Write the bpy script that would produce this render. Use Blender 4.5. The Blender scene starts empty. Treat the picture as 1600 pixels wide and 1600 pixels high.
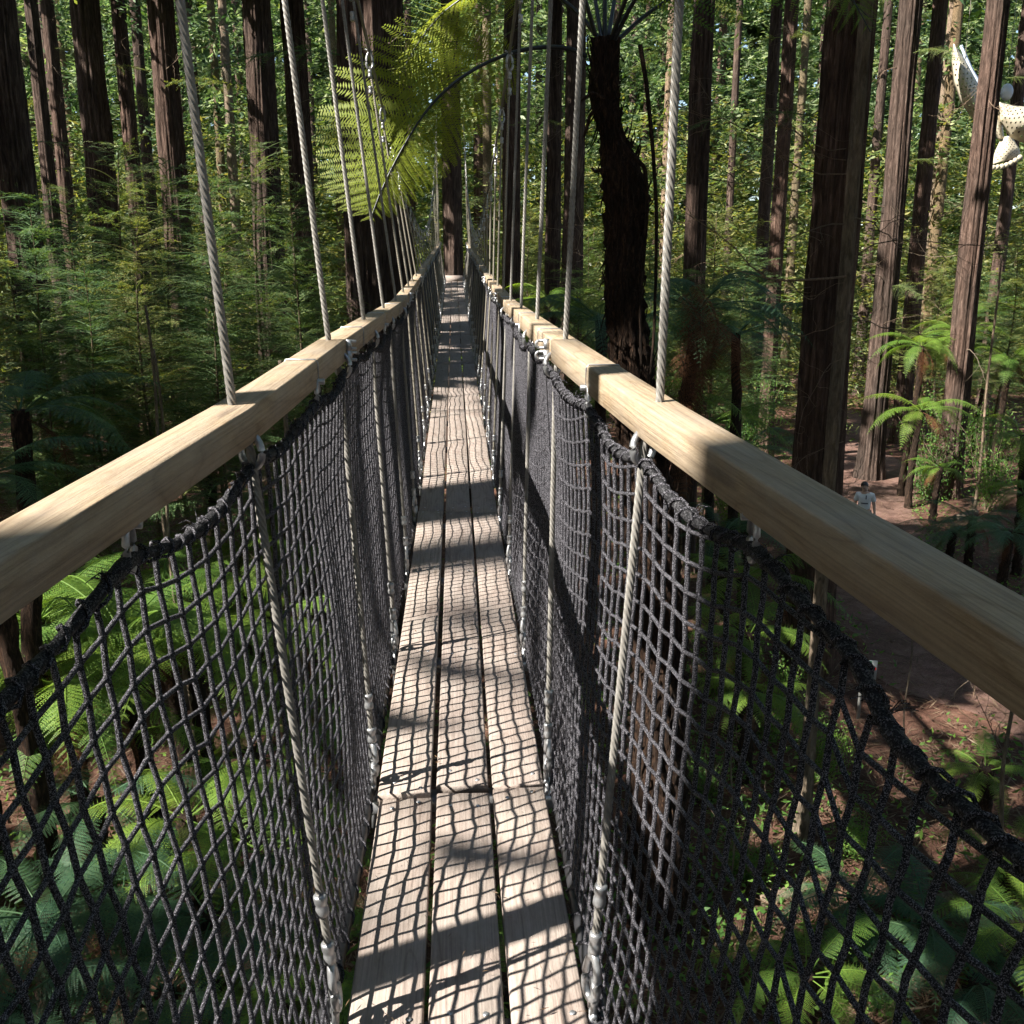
import bpy, math, random
import numpy as np
from mathutils import Vector, Matrix

random.seed(7)
RNG = np.random.default_rng(11)
scene = bpy.context.scene
COL = scene.collection
PI = math.pi

# ------------------------------------------------------------------ camera
FPX, PITCH, YAW = 1520.0, math.radians(13.5), math.radians(3.3)
CAM = np.array([0.0, 0.0, 1.70])
cam_data = bpy.data.cameras.new("camera")
cam = bpy.data.objects.new("camera", cam_data)
COL.objects.link(cam)
cam.location = CAM
cam.rotation_euler = (PI / 2 - PITCH, 0, -YAW)
cam_data.sensor_width = 36
cam_data.lens = 36 * FPX / 1600
cam_data.clip_start = 0.02
cam_data.clip_end = 2000
scene.camera = cam

# ------------------------------------------------------------------ sky, sun, exposure
SUN_EL = math.radians(42)
SUN_H = np.array([-0.912, -0.41])
SUN = np.array([SUN_H[0] * math.cos(SUN_EL), SUN_H[1] * math.cos(SUN_EL), math.sin(SUN_EL)])
SUN /= np.linalg.norm(SUN)
world = bpy.data.worlds.new("World")
scene.world = world
world.use_nodes = True
wn = world.node_tree.nodes
sky = wn.new("ShaderNodeTexSky")
sky.sky_type = 'NISHITA'
sky.sun_disc = False
sky.sun_elevation = SUN_EL
sky.sun_rotation = math.atan2(SUN[0], SUN[1])
wbg = wn["Background"]
wbg.inputs["Strength"].default_value = 0.075
world.node_tree.links.new(sky.outputs[0], wbg.inputs["Color"])
sun_data = bpy.data.lights.new("sun", 'SUN')
sun_data.energy = 5.0
sun_data.angle = math.radians(0.5)
sun_data.color = (1.0, 0.95, 0.86)
sun = bpy.data.objects.new("sun", sun_data)
COL.objects.link(sun)
sun.rotation_euler = Vector(-SUN).to_track_quat('-Z', 'Y').to_euler()
scene.view_settings.view_transform = 'Standard'
scene.view_settings.look = 'None'
scene.view_settings.gamma = 1.0
scene.view_settings.use_curve_mapping = False
scene.view_settings.exposure = 1.85
scene.cycles.use_denoising = True
scene.cycles.max_bounces = 4
scene.cycles.diffuse_bounces = 2
scene.cycles.glossy_bounces = 2
scene.cycles.transmission_bounces = 2
scene.cycles.use_adaptive_sampling = True
scene.cycles.adaptive_threshold = 0.02
scene.cycles.sample_clamp_indirect = 4.0

# ------------------------------------------------------------------ view helpers (used to read places off the photograph)
_fw = np.array([math.sin(YAW) * math.cos(PITCH), math.cos(YAW) * math.cos(PITCH), -math.sin(PITCH)])
_rt = np.array([math.cos(YAW), -math.sin(YAW), 0.0])
_up = np.cross(_rt, _fw)
def ray(px, py):
    v = _fw * FPX + _rt * (px - 800) - _up * (py - 800)
    return v / np.linalg.norm(v)
def at_depth(px, py, d):
    v = ray(px, py); return CAM + v * (d / (v @ _fw))
def at_y(px, py, Y):
    v = ray(px, py); return CAM + v * (Y / v[1])
def at_z(px, py, Z):
    v = ray(px, py); return CAM + v * ((Z - CAM[2]) / v[2])
def project(P):
    q = np.asarray(P, float) - CAM
    d = q @ _fw
    d = np.where(np.abs(d) < 1e-6, 1e-6, d)
    return 800 + FPX * (q @ _rt) / d, 800 - FPX * (q @ _up) / d, d

# ------------------------------------------------------------------ mesh helpers
def nrm(v):
    return v / np.maximum(np.linalg.norm(v, axis=-1, keepdims=True), 1e-9)

def mesh_from(name, V, F, mat=None, smooth=False):
    """V (n,3); F: list of int arrays (k,3) or (k,4)"""
    me = bpy.data.meshes.new(name)
    V = np.ascontiguousarray(V, dtype=np.float32)
    if isinstance(F, np.ndarray): F = [F]
    F = [np.asarray(f, dtype=np.int32) for f in F if len(f)]
    me.vertices.add(len(V)); me.vertices.foreach_set("co", V.ravel())
    loops = np.concatenate([f.ravel() for f in F])
    tot = np.concatenate([np.full(len(f), f.shape[1], np.int32) for f in F])
    start = np.concatenate([[0], np.cumsum(tot)[:-1]]).astype(np.int32)
    me.loops.add(len(loops)); me.loops.foreach_set("vertex_index", loops)
    me.polygons.add(len(tot))
    me.polygons.foreach_set("loop_start", start)
    try: me.polygons.foreach_set("loop_total", tot)
    except Exception: pass
    if smooth:
        me.polygons.foreach_set("use_smooth", np.ones(len(tot), dtype=bool))
    me.update(calc_edges=True)
    if mat is not None: me.materials.append(mat)
    return me

class MB:
    def __init__(s): s.V = []; s.F = []; s.n = 0
    def add(s, V, F):
        V = np.asarray(V, float).reshape(-1, 3)
        if isinstance(F, np.ndarray): F = [F]
        for f in F:
            f = np.asarray(f)
            if len(f): s.F.append(f + s.n)
        s.V.append(V); s.n += len(V)
        return s
    def mesh(s, name, mat, smooth=False):
        q = [f for f in s.F if f.shape[1] == 4]; t = [f for f in s.F if f.shape[1] == 3]
        F = ([np.concatenate(q)] if q else []) + ([np.concatenate(t)] if t else [])
        return mesh_from(name, np.concatenate(s.V), F, mat, smooth)

def grain(me, G):
    a = me.attributes.new("grain", 'FLOAT_VECTOR', 'POINT')
    a.data.foreach_set("vector", np.ascontiguousarray(G, dtype=np.float32).ravel())
    return me
def link(name, me, parent=None, loc=None, rot=None, scale=None):
    o = bpy.data.objects.new(name, me)
    COL.objects.link(o)
    if parent is not None: o.parent = parent
    if loc is not None: o.location = [float(c) for c in loc]
    if rot is not None: o.rotation_euler = rot
    if scale is not None: o.scale = (scale,) * 3 if isinstance(scale, (int, float)) else scale
    return o
def empty(name, loc=(0, 0, 0), rz=0.0):
    o = bpy.data.objects.new(name, None)
    COL.objects.link(o); o.location = [float(c) for c in loc]; o.rotation_euler = (0, 0, rz)
    o.empty_display_size = 0.2
    return o
def tag(o, label=None, cat=None, group=None, kind=None):
    if label: o["label"] = label
    if cat: o["category"] = cat
    if group: o["group"] = group
    if kind: o["kind"] = kind
    return o

def tubes(P, R, n=6, cap=False, lobes=0, lobe_depth=0.0, twist=0.0):
    """P (B,M,3) polylines -> tube verts, faces. twist in turns per metre of arc length"""
    P = np.asarray(P, float)
    if P.ndim == 2: P = P[None]
    B, M, _ = P.shape
    R = np.broadcast_to(np.asarray(R, float), (B, M)) if np.ndim(R) < 2 else np.asarray(R, float)
    T = nrm(np.gradient(P, axis=1))
    avg = np.abs(nrm(T.mean(axis=1)))
    ref = np.where(avg[:, 2:3] > 0.8, np.array([[0.0, 1.0, 0.0]]), np.array([[0.0, 0.0, 1.0]]))
    N = nrm(np.cross(T, ref[:, None, :]))
    Bn = np.cross(T, N)
    a = np.linspace(0, 2 * PI, n, endpoint=False)
    ang = np.broadcast_to(a[None, None, :], (B, M, n)).copy()
    rad = np.ones((B, M, n))
    if lobes:
        rad = rad * (1 - lobe_depth * (1 - np.abs(np.cos(a * lobes / 2))))[None, None, :]
    if twist:
        s = np.concatenate([np.zeros((B, 1)), np.cumsum(np.linalg.norm(np.diff(P, axis=1), axis=2), axis=1)], axis=1)
        ang = ang + (s * twist * 2 * PI)[:, :, None]
    rad = rad * R[:, :, None]
    V = P[:, :, None, :] + (np.cos(ang) * rad)[..., None] * N[:, :, None, :] + (np.sin(ang) * rad)[..., None] * Bn[:, :, None, :]
    idx = np.arange(B * M * n).reshape(B, M, n)
    i0 = idx[:, :-1, :]; i1 = idx[:, 1:, :]
    F = np.stack([i0, np.roll(i0, -1, 2), np.roll(i1, -1, 2), i1], axis=-1).reshape(-1, 4)
    V = V.reshape(-1, 3)
    if not cap: return V, [F]
    c0 = P[:, 0]; c1 = P[:, -1]
    base = len(V)
    V = np.concatenate([V, c0, c1])
    k = np.arange(B)
    a0 = idx[:, 0, :]; a1 = idx[:, -1, :]
    t0 = np.stack([np.roll(a0, -1, 1), a0, np.broadcast_to((base + k)[:, None], a0.shape)], -1).reshape(-1, 3)
    t1 = np.stack([a1, np.roll(a1, -1, 1), np.broadcast_to((base + B + k)[:, None], a1.shape)], -1).reshape(-1, 3)
    return V, [F, np.concatenate([t0, t1])]

def sweep_ring(C, axis_u, axis_v, R, r, n=20, m=7, a0=0.0, a1=2 * PI):
    """torus or open hook: circle of radius R about C in plane (u, v)"""
    t = np.linspace(a0, a1, n)
    P = np.asarray(C) + R * (np.cos(t)[:, None] * np.asarray(axis_u) + np.sin(t)[:, None] * np.asarray(axis_v))
    return tubes(P, r, m, cap=True)

def interp(tab):
    tab = np.array(tab, float)
    # monotone smooth interpolation (Catmull-Rom on a dense table)
    xs = np.linspace(tab[0, 0], tab[-1, 0], 600)
    ys = np.interp(xs, tab[:, 0], tab[:, 1])
    k = np.hanning(13); k /= k.sum()
    step = xs[1] - xs[0]
    pad = 6
    ye = np.concatenate([ys[0] - (ys[1] - ys[0]) * np.arange(pad, 0, -1), ys, ys[-1] + (ys[-1] - ys[-2]) * np.arange(1, pad + 1)])
    ys = np.convolve(ye, k, 'valid')
    return lambda v: np.interp(v, xs, ys)

# ------------------------------------------------------------------ materials
class NT:
    def __init__(s, name):
        s.m = bpy.data.materials.new(name); s.m.use_nodes = True
        s.t = s.m.node_tree; s.n = s.t.nodes
        s.bsdf = s.n["Principled BSDF"]; s.out = s.n["Material Output"]
    def node(s, typ, **kw):
        x = s.n.new(typ)
        for k, v in kw.items():
            if k in x.inputs: x.inputs[k].default_value = v
            else: setattr(x, k, v)
        return x
    def l(s, a, b): s.t.links.new(a, b)
    grain = False
    def coords(s, scale=(1, 1, 1), kind="Object"):
        tc = s.node("ShaderNodeTexCoord")
        if s.grain:                                          # timber: coordinates that run with the length of the piece
            tc = s.node("ShaderNodeAttribute", attribute_name="grain"); kind = "Vector"
        mp = s.node("ShaderNodeMapping")
        mp.inputs["Scale"].default_value = scale
        s.l(tc.outputs[kind], mp.inputs["Vector"]); return mp.outputs[0]
    def noise(s, vec, scale=5, detail=4, rough=0.6, dist=0.0):
        x = s.node("ShaderNodeTexNoise"); x.inputs["Scale"].default_value = scale
        x.inputs["Detail"].default_value = detail; x.inputs["Roughness"].default_value = rough
        x.inputs["Distortion"].default_value = dist
        if vec is not None: s.l(vec, x.inputs["Vector"])
        return x.outputs["Fac"]
    def ramp(s, fac, stops):
        x = s.node("ShaderNodeValToRGB"); e = x.color_ramp.elements
        while len(e) < len(stops): e.new(0.5)
        for el, (p, c) in zip(e, stops):
            el.position = p; el.color = (*c, 1) if len(c) == 3 else c
        s.l(fac, x.inputs[0]); return x.outputs[0]
    def mix(s, a, b, fac, mode='MIX'):
        x = s.node("ShaderNodeMix", data_type='RGBA', blend_type=mode)
        for sock, v in ((x.inputs[0], fac), (x.inputs[6], a), (x.inputs[7], b)):
            if hasattr(v, 'is_linked') or hasattr(v, 'links'): s.l(v, sock)
            else: sock.default_value = v if not isinstance(v, tuple) else ((*v, 1) if len(v) == 3 else v)
        return x.outputs[2]
    def bump(s, h, strength=0.5, dist=0.01):
        x = s.node("ShaderNodeBump"); x.inputs["Strength"].default_value = strength
        x.inputs["Distance"].default_value = dist
        s.l(h, x.inputs["Height"]); s.l(x.outputs[0], s.bsdf.inputs["Normal"])
    def set(s, color=None, rough=None, metal=None, spec=None):
        b = s.bsdf.inputs
        if color is not None:
            if isinstance(color, tuple): b["Base Color"].default_value = (*color, 1)
            else: s.l(color, b["Base Color"])
        if rough is not None: b["Roughness"].default_value = rough
        if metal is not None: b["Metallic"].default_value = metal
        if spec is not None: b["Specular IOR Level"].default_value = spec
        return s

def mat_bark(name, dark, mid, light, zs=0.35, sc=6.0, hue=None):
    t = NT(name)
    v = t.coords((1, 1, zs * 0.4))
    n1 = t.noise(v, sc * 2.2, 6, 0.7, 0.6)
    n2 = t.noise(t.coords((1, 1, zs)), 1.2, 3, 0.6)
    c = t.ramp(n1, [(0.30, dark), (0.52, mid), (0.75, light)])
    patch = t.ramp(n2, [(0.35, (0.72, 0.70, 0.68)), (0.68, (1.15, 1.0, 0.93))])
    c = t.mix(c, patch, 1.0, 'MULTIPLY')
    info = t.node("ShaderNodeObjectInfo")
    tint = t.ramp(info.outputs["Random"], [(0.0, (0.85, 0.86, 0.86)), (0.5, (1.0, 1.0, 1.0)), (1.0, (1.15, 1.02, 0.95))])
    c = t.mix(c, tint, 1.0, 'MULTIPLY')
    t.set(c, 0.92, spec=0.15)
    t.bump(n1, 1.0, 0.08)
    return t.m
M_bark = mat_bark("redwood_bark", (0.019, 0.015, 0.0125), (0.082, 0.062, 0.053), (0.215, 0.172, 0.15))
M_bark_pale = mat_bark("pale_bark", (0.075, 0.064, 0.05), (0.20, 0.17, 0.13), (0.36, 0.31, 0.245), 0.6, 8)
M_bark_moss = mat_bark("mossy_bark", (0.055, 0.05, 0.03), (0.15, 0.13, 0.085), (0.30, 0.26, 0.18), 0.9, 14)
M_twig = mat_bark("dead_twig", (0.14, 0.115, 0.09), (0.26, 0.22, 0.17), (0.42, 0.37, 0.30), 1.0, 20)
M_fernbark = mat_bark("tree_fern_fibre", (0.010, 0.007, 0.006), (0.040, 0.028, 0.021), (0.14, 0.092, 0.06), 0.5, 18)
M_skirt = mat_bark("dead_frond_brown", (0.05, 0.025, 0.014), (0.15, 0.075, 0.04), (0.28, 0.15, 0.085), 1.0, 12)

def mat_leaf(name, cols, trans=0.35, tcol=None, rough=0.55, spec=0.3):
    t = NT(name)
    g = t.node("ShaderNodeNewGeometry")
    c = t.ramp(g.outputs["Random Per Island"], [(i / (len(cols) - 1), k) for i, k in enumerate(cols)])
    info = t.node("ShaderNodeObjectInfo")
    tint = t.ramp(info.outputs["Random"], [(0.0, (0.78, 0.88, 0.95)), (1.0, (1.2, 1.1, 0.9))])
    c = t.mix(c, tint, 1.0, 'MULTIPLY')
    t.set(c, rough, spec=spec)
    tr = t.node("ShaderNodeBsdfTranslucent")
    tc = t.mix(c, tcol or (1.6, 1.5, 0.55), 1.0, 'MULTIPLY')
    t.l(tc, tr.inputs["Color"])
    mx = t.node("ShaderNodeMixShader"); mx.inputs[0].default_value = trans
    t.l(t.bsdf.outputs[0], mx.inputs[1]); t.l(tr.outputs[0], mx.inputs[2]); t.l(mx.outputs[0], t.out.inputs[0])
    return t.m
M_fern = mat_leaf("fern_green", [(0.085, 0.165, 0.032), (0.125, 0.215, 0.038), (0.17, 0.255, 0.046)], 0.42)
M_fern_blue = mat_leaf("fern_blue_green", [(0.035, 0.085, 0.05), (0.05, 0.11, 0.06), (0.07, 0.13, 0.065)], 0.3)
M_fern_lit = mat_leaf("fern_sunlit_green", [(0.19, 0.23, 0.018), (0.23, 0.265, 0.02), (0.28, 0.30, 0.024)], 0.5, (1.6, 1.5, 0.35))  # sunlit copy of the fern leaf: sunshine put into a brighter, yellower colour
M_needle = mat_leaf("conifer_needles", [(0.04, 0.08, 0.028), (0.065, 0.125, 0.045), (0.11, 0.175, 0.065), (0.17, 0.22, 0.09)], 0.35)
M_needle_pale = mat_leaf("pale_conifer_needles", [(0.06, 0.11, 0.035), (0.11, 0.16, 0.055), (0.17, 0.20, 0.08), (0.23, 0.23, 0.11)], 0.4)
M_dry = mat_leaf("dry_needles", [(0.10, 0.06, 0.035), (0.17, 0.10, 0.06), (0.24, 0.16, 0.10)], 0.25, (1.3, 1.0, 0.7))
M_broad = mat_leaf("broad_leaves", [(0.05, 0.12, 0.03), (0.09, 0.18, 0.04), (0.15, 0.25, 0.05)], 0.4)
M_far = mat_leaf("far_foliage", [(0.03, 0.06, 0.026), (0.07, 0.12, 0.05), (0.14, 0.195, 0.09), (0.36, 0.40, 0.24)], 0.4, (1.25, 1.4, 0.75))  # palest tone paints in sunny highlights and the glow between far trunks

def mat_wood(name, dark, mid, light, tintlo=0.85, tinthi=1.12, rough=0.75, ring=9.0, ring_amt=0.5, grey=0.5):
    t = NT(name); t.grain = True
    info = t.node("ShaderNodeObjectInfo")
    def off(v):
        o = t.node("ShaderNodeVectorMath", operation='MULTIPLY_ADD')
        t.l(info.outputs["Random"], o.inputs[0]); o.inputs[1].default_value = (37, 91, 53); t.l(v, o.inputs[2]); return o.outputs[0]
    field = t.noise(off(t.coords((5.5, 0.75, 5.5))), 1.3, 2, 0.5, 0.3)              # growth rings: contour lines of a stretched field
    mul = t.node("ShaderNodeMath", operation='MULTIPLY'); t.l(field, mul.inputs[0]); mul.inputs[1].default_value = ring
    fr = t.node("ShaderNodeMath", operation='FRACT'); t.l(mul.outputs[0], fr.inputs[0])
    rings = t.ramp(fr.outputs[0], [(0.0, dark), (0.12, mid), (0.7, light), (0.93, mid), (1.0, dark)])
    fine = t.noise(t.coords((170, 2.2, 170)), 1.0, 4, 0.65)
    spk = t.noise(t.coords((40, 14, 40)), 2.0, 4, 0.7)
    blotch = t.noise(t.coords((5, 3.2, 5)), 1.3, 5, 0.65)
    kv = t.node("ShaderNodeTexVoronoi"); kv.inputs["Scale"].default_value = 1.0; t.l(off(t.coords((9, 1.6, 9))), kv.inputs["Vector"])
    knot = t.ramp(kv.outputs["Distance"], [(0.0, (1, 1, 1)), (0.07, (0.8, 0.8, 0.8)), (0.13, (0, 0, 0))])
    c = t.mix(mid, rings, ring_amt)
    c = t.mix(c, (0.10, 0.065, 0.045), t.mix((0, 0, 0), knot, 0.75))
    c = t.mix(c, t.ramp(fine, [(0.34, (0.62, 0.60, 0.59)), (0.58, (1.08, 1.08, 1.08))]), 0.8, 'MULTIPLY')
    c = t.mix(c, t.ramp(spk, [(0.30, (0.78, 0.77, 0.76)), (0.60, (1.05, 1.05, 1.05))]), 0.7, 'MULTIPLY')
    g = t.ramp(blotch, [(0.35, (0, 0, 0)), (0.70, (grey, grey, grey))])
    c = t.mix(c, (0.30, 0.275, 0.25), g)
    tint = t.ramp(info.outputs["Random"], [(0.0, (tintlo,) * 3), (1.0, (tinthi, tinthi, tinthi * 0.98))])
    c = t.mix(c, tint, 1.0, 'MULTIPLY')
    t.set(c, rough, spec=0.25)
    t.bump(t.mix(fine, spk, 0.5), 0.8, 0.004)
    return t.m
M_deck = mat_wood("weathered_deck_timber", (0.175, 0.135, 0.116), (0.275, 0.220, 0.194), (0.34, 0.28, 0.252), ring_amt=0.55)
M_rail = mat_wood("pine_handrail_timber", (0.21, 0.142, 0.082), (0.32, 0.235, 0.15), (0.39, 0.30, 0.20), tintlo=0.95, tinthi=1.05, rough=0.6, ring=12, ring_amt=0.6, grey=0.45)

def mat_metal(name, col, rough, bumpsc=0):
    t = NT(name)
    n = t.noise(t.coords((1, 1, 1)), 60, 4, 0.6)
    c = t.mix(col, t.ramp(n, [(0.3, (0.7, 0.68, 0.65)), (0.7, (1.1, 1.1, 1.1))]), 1.0, 'MULTIPLY')
    t.set(c, rough, 0.75)
    return t.m
M_steel = mat_metal("galvanised_steel", (0.40, 0.41, 0.43), 0.38)
M_cable = mat_metal("wire_rope_steel", (0.215, 0.205, 0.19), 0.5)
M_cable.node_tree.nodes["Principled BSDF"].inputs["Metallic"].default_value = 0.3
def mat_cable_far():
    t = NT("wire_rope_steel_far")
    w = t.node("ShaderNodeTexWave", wave_type='BANDS', bands_direction='DIAGONAL'); w.inputs["Scale"].default_value = 55
    t.l(t.coords((1, 1, 1)), w.inputs["Vector"])
    c = t.ramp(w.outputs["Fac"], [(0.2, (0.10, 0.09, 0.07)), (0.7, (0.32, 0.29, 0.24))])
    t.set(c, 0.5, 0.4); return t.m
M_cable_far = mat_cable_far()
def mat_rope(name, dark, light, scale, thr):
    t = NT(name)
    v = t.node("ShaderNodeTexVoronoi"); v.inputs["Scale"].default_value = scale
    t.l(t.coords((1, 1, 1)), v.inputs["Vector"])
    n = t.noise(t.coords((1, 1, 1)), scale * 0.35, 3, 0.7)
    c = t.ramp(v.outputs["Color"], [(0.0, dark), (thr, dark), (min(thr + 0.18, 1), light), (1.0, light)])
    c = t.mix(c, t.ramp(n, [(0.35, (0.6, 0.6, 0.62)), (0.7, (1.15, 1.12, 1.15))]), 1.0, 'MULTIPLY')
    t.set(c, 0.6, spec=0.2)
    t.bump(v.outputs["Distance"], 0.8, 0.002)
    return t.m
M_net = mat_rope("black_braided_net_cord", (0.008, 0.008, 0.011), (0.25, 0.245, 0.27), 900, 0.58)
M_rope = mat_rope("black_edge_rope", (0.012, 0.012, 0.014), (0.11, 0.11, 0.115), 520, 0.6)
M_hose = NT("black_edge_tube").set((0.022, 0.022, 0.025), 0.42).m

def mat_ground(name, a, b, c_, sc=2.0):
    t = NT(name)
    n1 = t.noise(t.coords(), sc, 8, 0.72, 0.5)
    n2 = t.noise(t.coords(), 0.35, 4, 0.6)
    n3 = t.noise(t.coords((1, 1, 1)), 45, 4, 0.7)
    c = t.ramp(n1, [(0.3, a), (0.5, b), (0.72, c_)])
    c = t.mix(c, t.ramp(n2, [(0.35, (0.7, 0.72, 0.7)), (0.65, (1.12, 1.06, 1.02))]), 1.0, 'MULTIPLY')
    c = t.mix(c, t.ramp(n3, [(0.3, (0.45, 0.42, 0.40)), (0.7, (1.3, 1.25, 1.25))]), 1.0, 'MULTIPLY')
    t.set(c, 0.95, spec=0.1)
    t.bump(t.mix(n1, n3, 0.6), 0.9, 0.05)
    return t.m
M_soil = mat_ground("needle_litter_soil", (0.045, 0.026, 0.019), (0.115, 0.064, 0.048), (0.21, 0.125, 0.095), 3.0)
M_path = mat_ground("trodden_path", (0.09, 0.056, 0.046), (0.18, 0.115, 0.096), (0.29, 0.20, 0.172), 2.0)

# ------------------------------------------------------------------ places that the canopy leaves in the sun
LIT = []                       # (point, radius): gaps in the crowns on the sun side
def lit(P, r): LIT.append((np.asarray(P, float), r))
for Y in np.arange(1.7, 9.8, 0.5): lit((0, Y, 0.8), 0.95)
for Y, r in ((11.6, 0.35), (13.2, 0.3), (15.6, 0.22), (18.5, 0.18), (12.3, 0.2)): lit((0, Y, 0.6), r)
for Y in np.arange(1.8, 6.1, 0.5): lit((0.34, Y, 1.5), 0.75)
N_DECK = len(LIT)
for px, py, d, r in (
    (560, 280, 9.5, 1.1), (600, 220, 9.5, 1.0), (650, 160, 9.5, 0.9), (700, 60, 9.5, 0.9), (780, 60, 9.5, 0.7),
    (60, 330, 16, 1.0), (180, 280, 17, 1.1), (260, 290, 19, 0.8), (330, 300, 17, 1.0), (410, 255, 18, 1.1), (150, 390, 16, 0.7), (60, 480, 15, 0.5), (100, 330, 16, 0.8), (460, 330, 17, 0.6), (1331, 340, 10.6, 0.35), (1326, 500, 10.6, 0.2), (1312, 1020, 10.6, 0.35), (1305, 1180, 10.6, 0.25),
    (230, 420, 14, 0.5), (440, 600, 13, 0.45), (380, 480, 15, 0.35),
    (268, 430, 31, 0.7), (400, 330, 31, 0.6), (355, 150, 54, 1.6), (340, 300, 58, 1.2),
    (866, 200, 39, 0.9), (866, 330, 39, 0.6), (866, 90, 39, 0.8), (1046, 200, 58, 1.6),
    (1550, 60, 31, 1.0), (1540, 200, 31, 0.9), (1525, 330, 31, 0.9), (1512, 480, 31, 0.8), (1500, 600, 31, 0.35),
    (1455, 330, 41, 0.8), (1450, 200, 41, 0.6), (1510, 140, 36, 1.6), (1575, 210, 36, 1.6), (1480, 60, 54, 1.0),
    (1420, 600, 36, 1.6), (1480, 560, 36, 1.2), (1560, 620, 34, 1.0), (1350, 560, 38, 0.9), (1380, 500, 40, 0.9),
    (1120, 80, 24, 1.2), (1200, 110, 24, 1.0), (1140, 560, 30, 0.5), (1190, 630, 36, 0.5),
    (1390, 655, 34, 1.4), (1375, 700, 31, 1.0), (1340, 742, 29.5, 0.7), (1300, 655, 35, 0.9), (1250, 590, 42, 0.8), (1240, 690, 33, 0.7),
    (1385, 985, 19, 0.3), (1560, 1130, 15, 0.35), (1480, 1160, 14, 0.4), (1440, 1060, 15, 0.2), (1200, 940, 15, 0.5), (1180, 1000, 14, 0.4),
    (1250, 1480, 10, 0.6), (1330, 1560, 9.5, 0.5), (1580, 1500, 10, 0.5), (1290, 1200, 12, 0.5), (1530, 1320, 11, 0.4), (1150, 1250, 12, 0.45), (1180, 1420, 10.4, 0.4), (1450, 1200, 12.5, 0.5), (1250, 1400, 11, 0.4), (1400, 1420, 10.5, 0.3), (1220, 1330, 11.5, 0.4), (1130, 1540, 9.5, 0.3), (1520, 1180, 13, 0.6), (1400, 1120, 13.5, 0.4), (1580, 1420, 10.5, 0.35),
    (40, 1000, 12, 1.4), (130, 970, 12, 1.4), (230, 1010, 12, 1.1), (60, 1100, 11, 1.1), (300, 1010, 12, 0.8), (190, 1080, 12, 0.8), (290, 1270, 10, 0.7), (350, 1290, 10, 0.4), (180, 1400, 9.5, 0.4), (60, 1420, 9, 0.4), (150, 1540, 8.6, 0.35), (330, 1130, 12, 0.35),
    (60, 1240, 12, 0.4), (80, 1560, 8.5, 0.35), (250, 1330, 9.5, 0.3), (420, 960, 13, 0.5), (20, 1450, 9, 0.4), (430, 870, 14, 0.4), (380, 650, 15, 0.4),
    (920, 430, 30, 0.6), (1010, 470, 25, 0.4), (900, 300, 45, 1.5), (820, 300, 48, 1.2)):
    lit(at_depth(px, py, d), r * (1.0 if py > 850 or d > 25 or d == 9.5 else 0.8))
_r = random.Random(23)
for _k in range(26): lit(at_depth(_r.uniform(-10, 500), _r.uniform(250, 620), _r.uniform(14, 19)), _r.uniform(0.3, 0.65))
for _k in range(10): lit(at_depth(_r.uniform(1090, 1240), _r.uniform(380, 720), _r.uniform(20, 32)), _r.uniform(0.25, 0.5))
for _k in range(16): lit(at_depth(_r.uniform(1340, 1600), _r.uniform(420, 740), _r.uniform(28, 38)), _r.uniform(0.4, 0.8))
LP = np.array([p for p, r in LIT]); LR = np.array([r for p, r in LIT])
def in_gap(C, extra=0.12):
    """mask of points that stand in a sun gap"""
    out = np.zeros(len(C), bool)
    for p, r in zip(LP, LR):
        v = C - p
        t = v @ SUN
        d2 = (v * v).sum(1) - t * t
        out |= (t > 0.6) & (d2 < (r + extra) ** 2)
    return out & (RNG.random(len(C)) > 0.012)                 # a few sprays still hang into the gaps

# ------------------------------------------------------------------ ground
GZ = -5.5
_gk = [(0.11, 0.07, 0.4, 0.22), (0.23, -0.17, 1.3, 0.12), (0.05, 0.31, 2.2, 0.10), (0.6, 0.45, 0.2, 0.035), (-0.8, 0.7, 0.9, 0.03), (1.7, 1.1, 2.0, 0.015)]
def ground_z(x, y):
    z = np.zeros_like(np.asarray(x, float)) + GZ
    for a, b, c, k in _gk: z = z + k * np.sin(a * np.asarray(x) + b * np.asarray(y) + c)
    return z
def build_ground():
    u = np.linspace(-1, 1, 240); s = np.sign(u) * (np.abs(u) ** 2.2)
    xs = s * 240 + 2; ys = s * 240 + 15
    X, Y = np.meshgrid(xs, ys)
    V = np.stack([X, Y, ground_z(X, Y)], -1).reshape(-1, 3)
    n = len(xs); i = np.arange(n * n).reshape(n, n)
    F = np.stack([i[:-1, :-1], i[:-1, 1:], i[1:, 1:], i[1:, :-1]], -1).reshape(-1, 4)
    tag(link("ground", mesh_from("ground", V, F, M_soil, True)), kind="structure")
build_ground()
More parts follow.
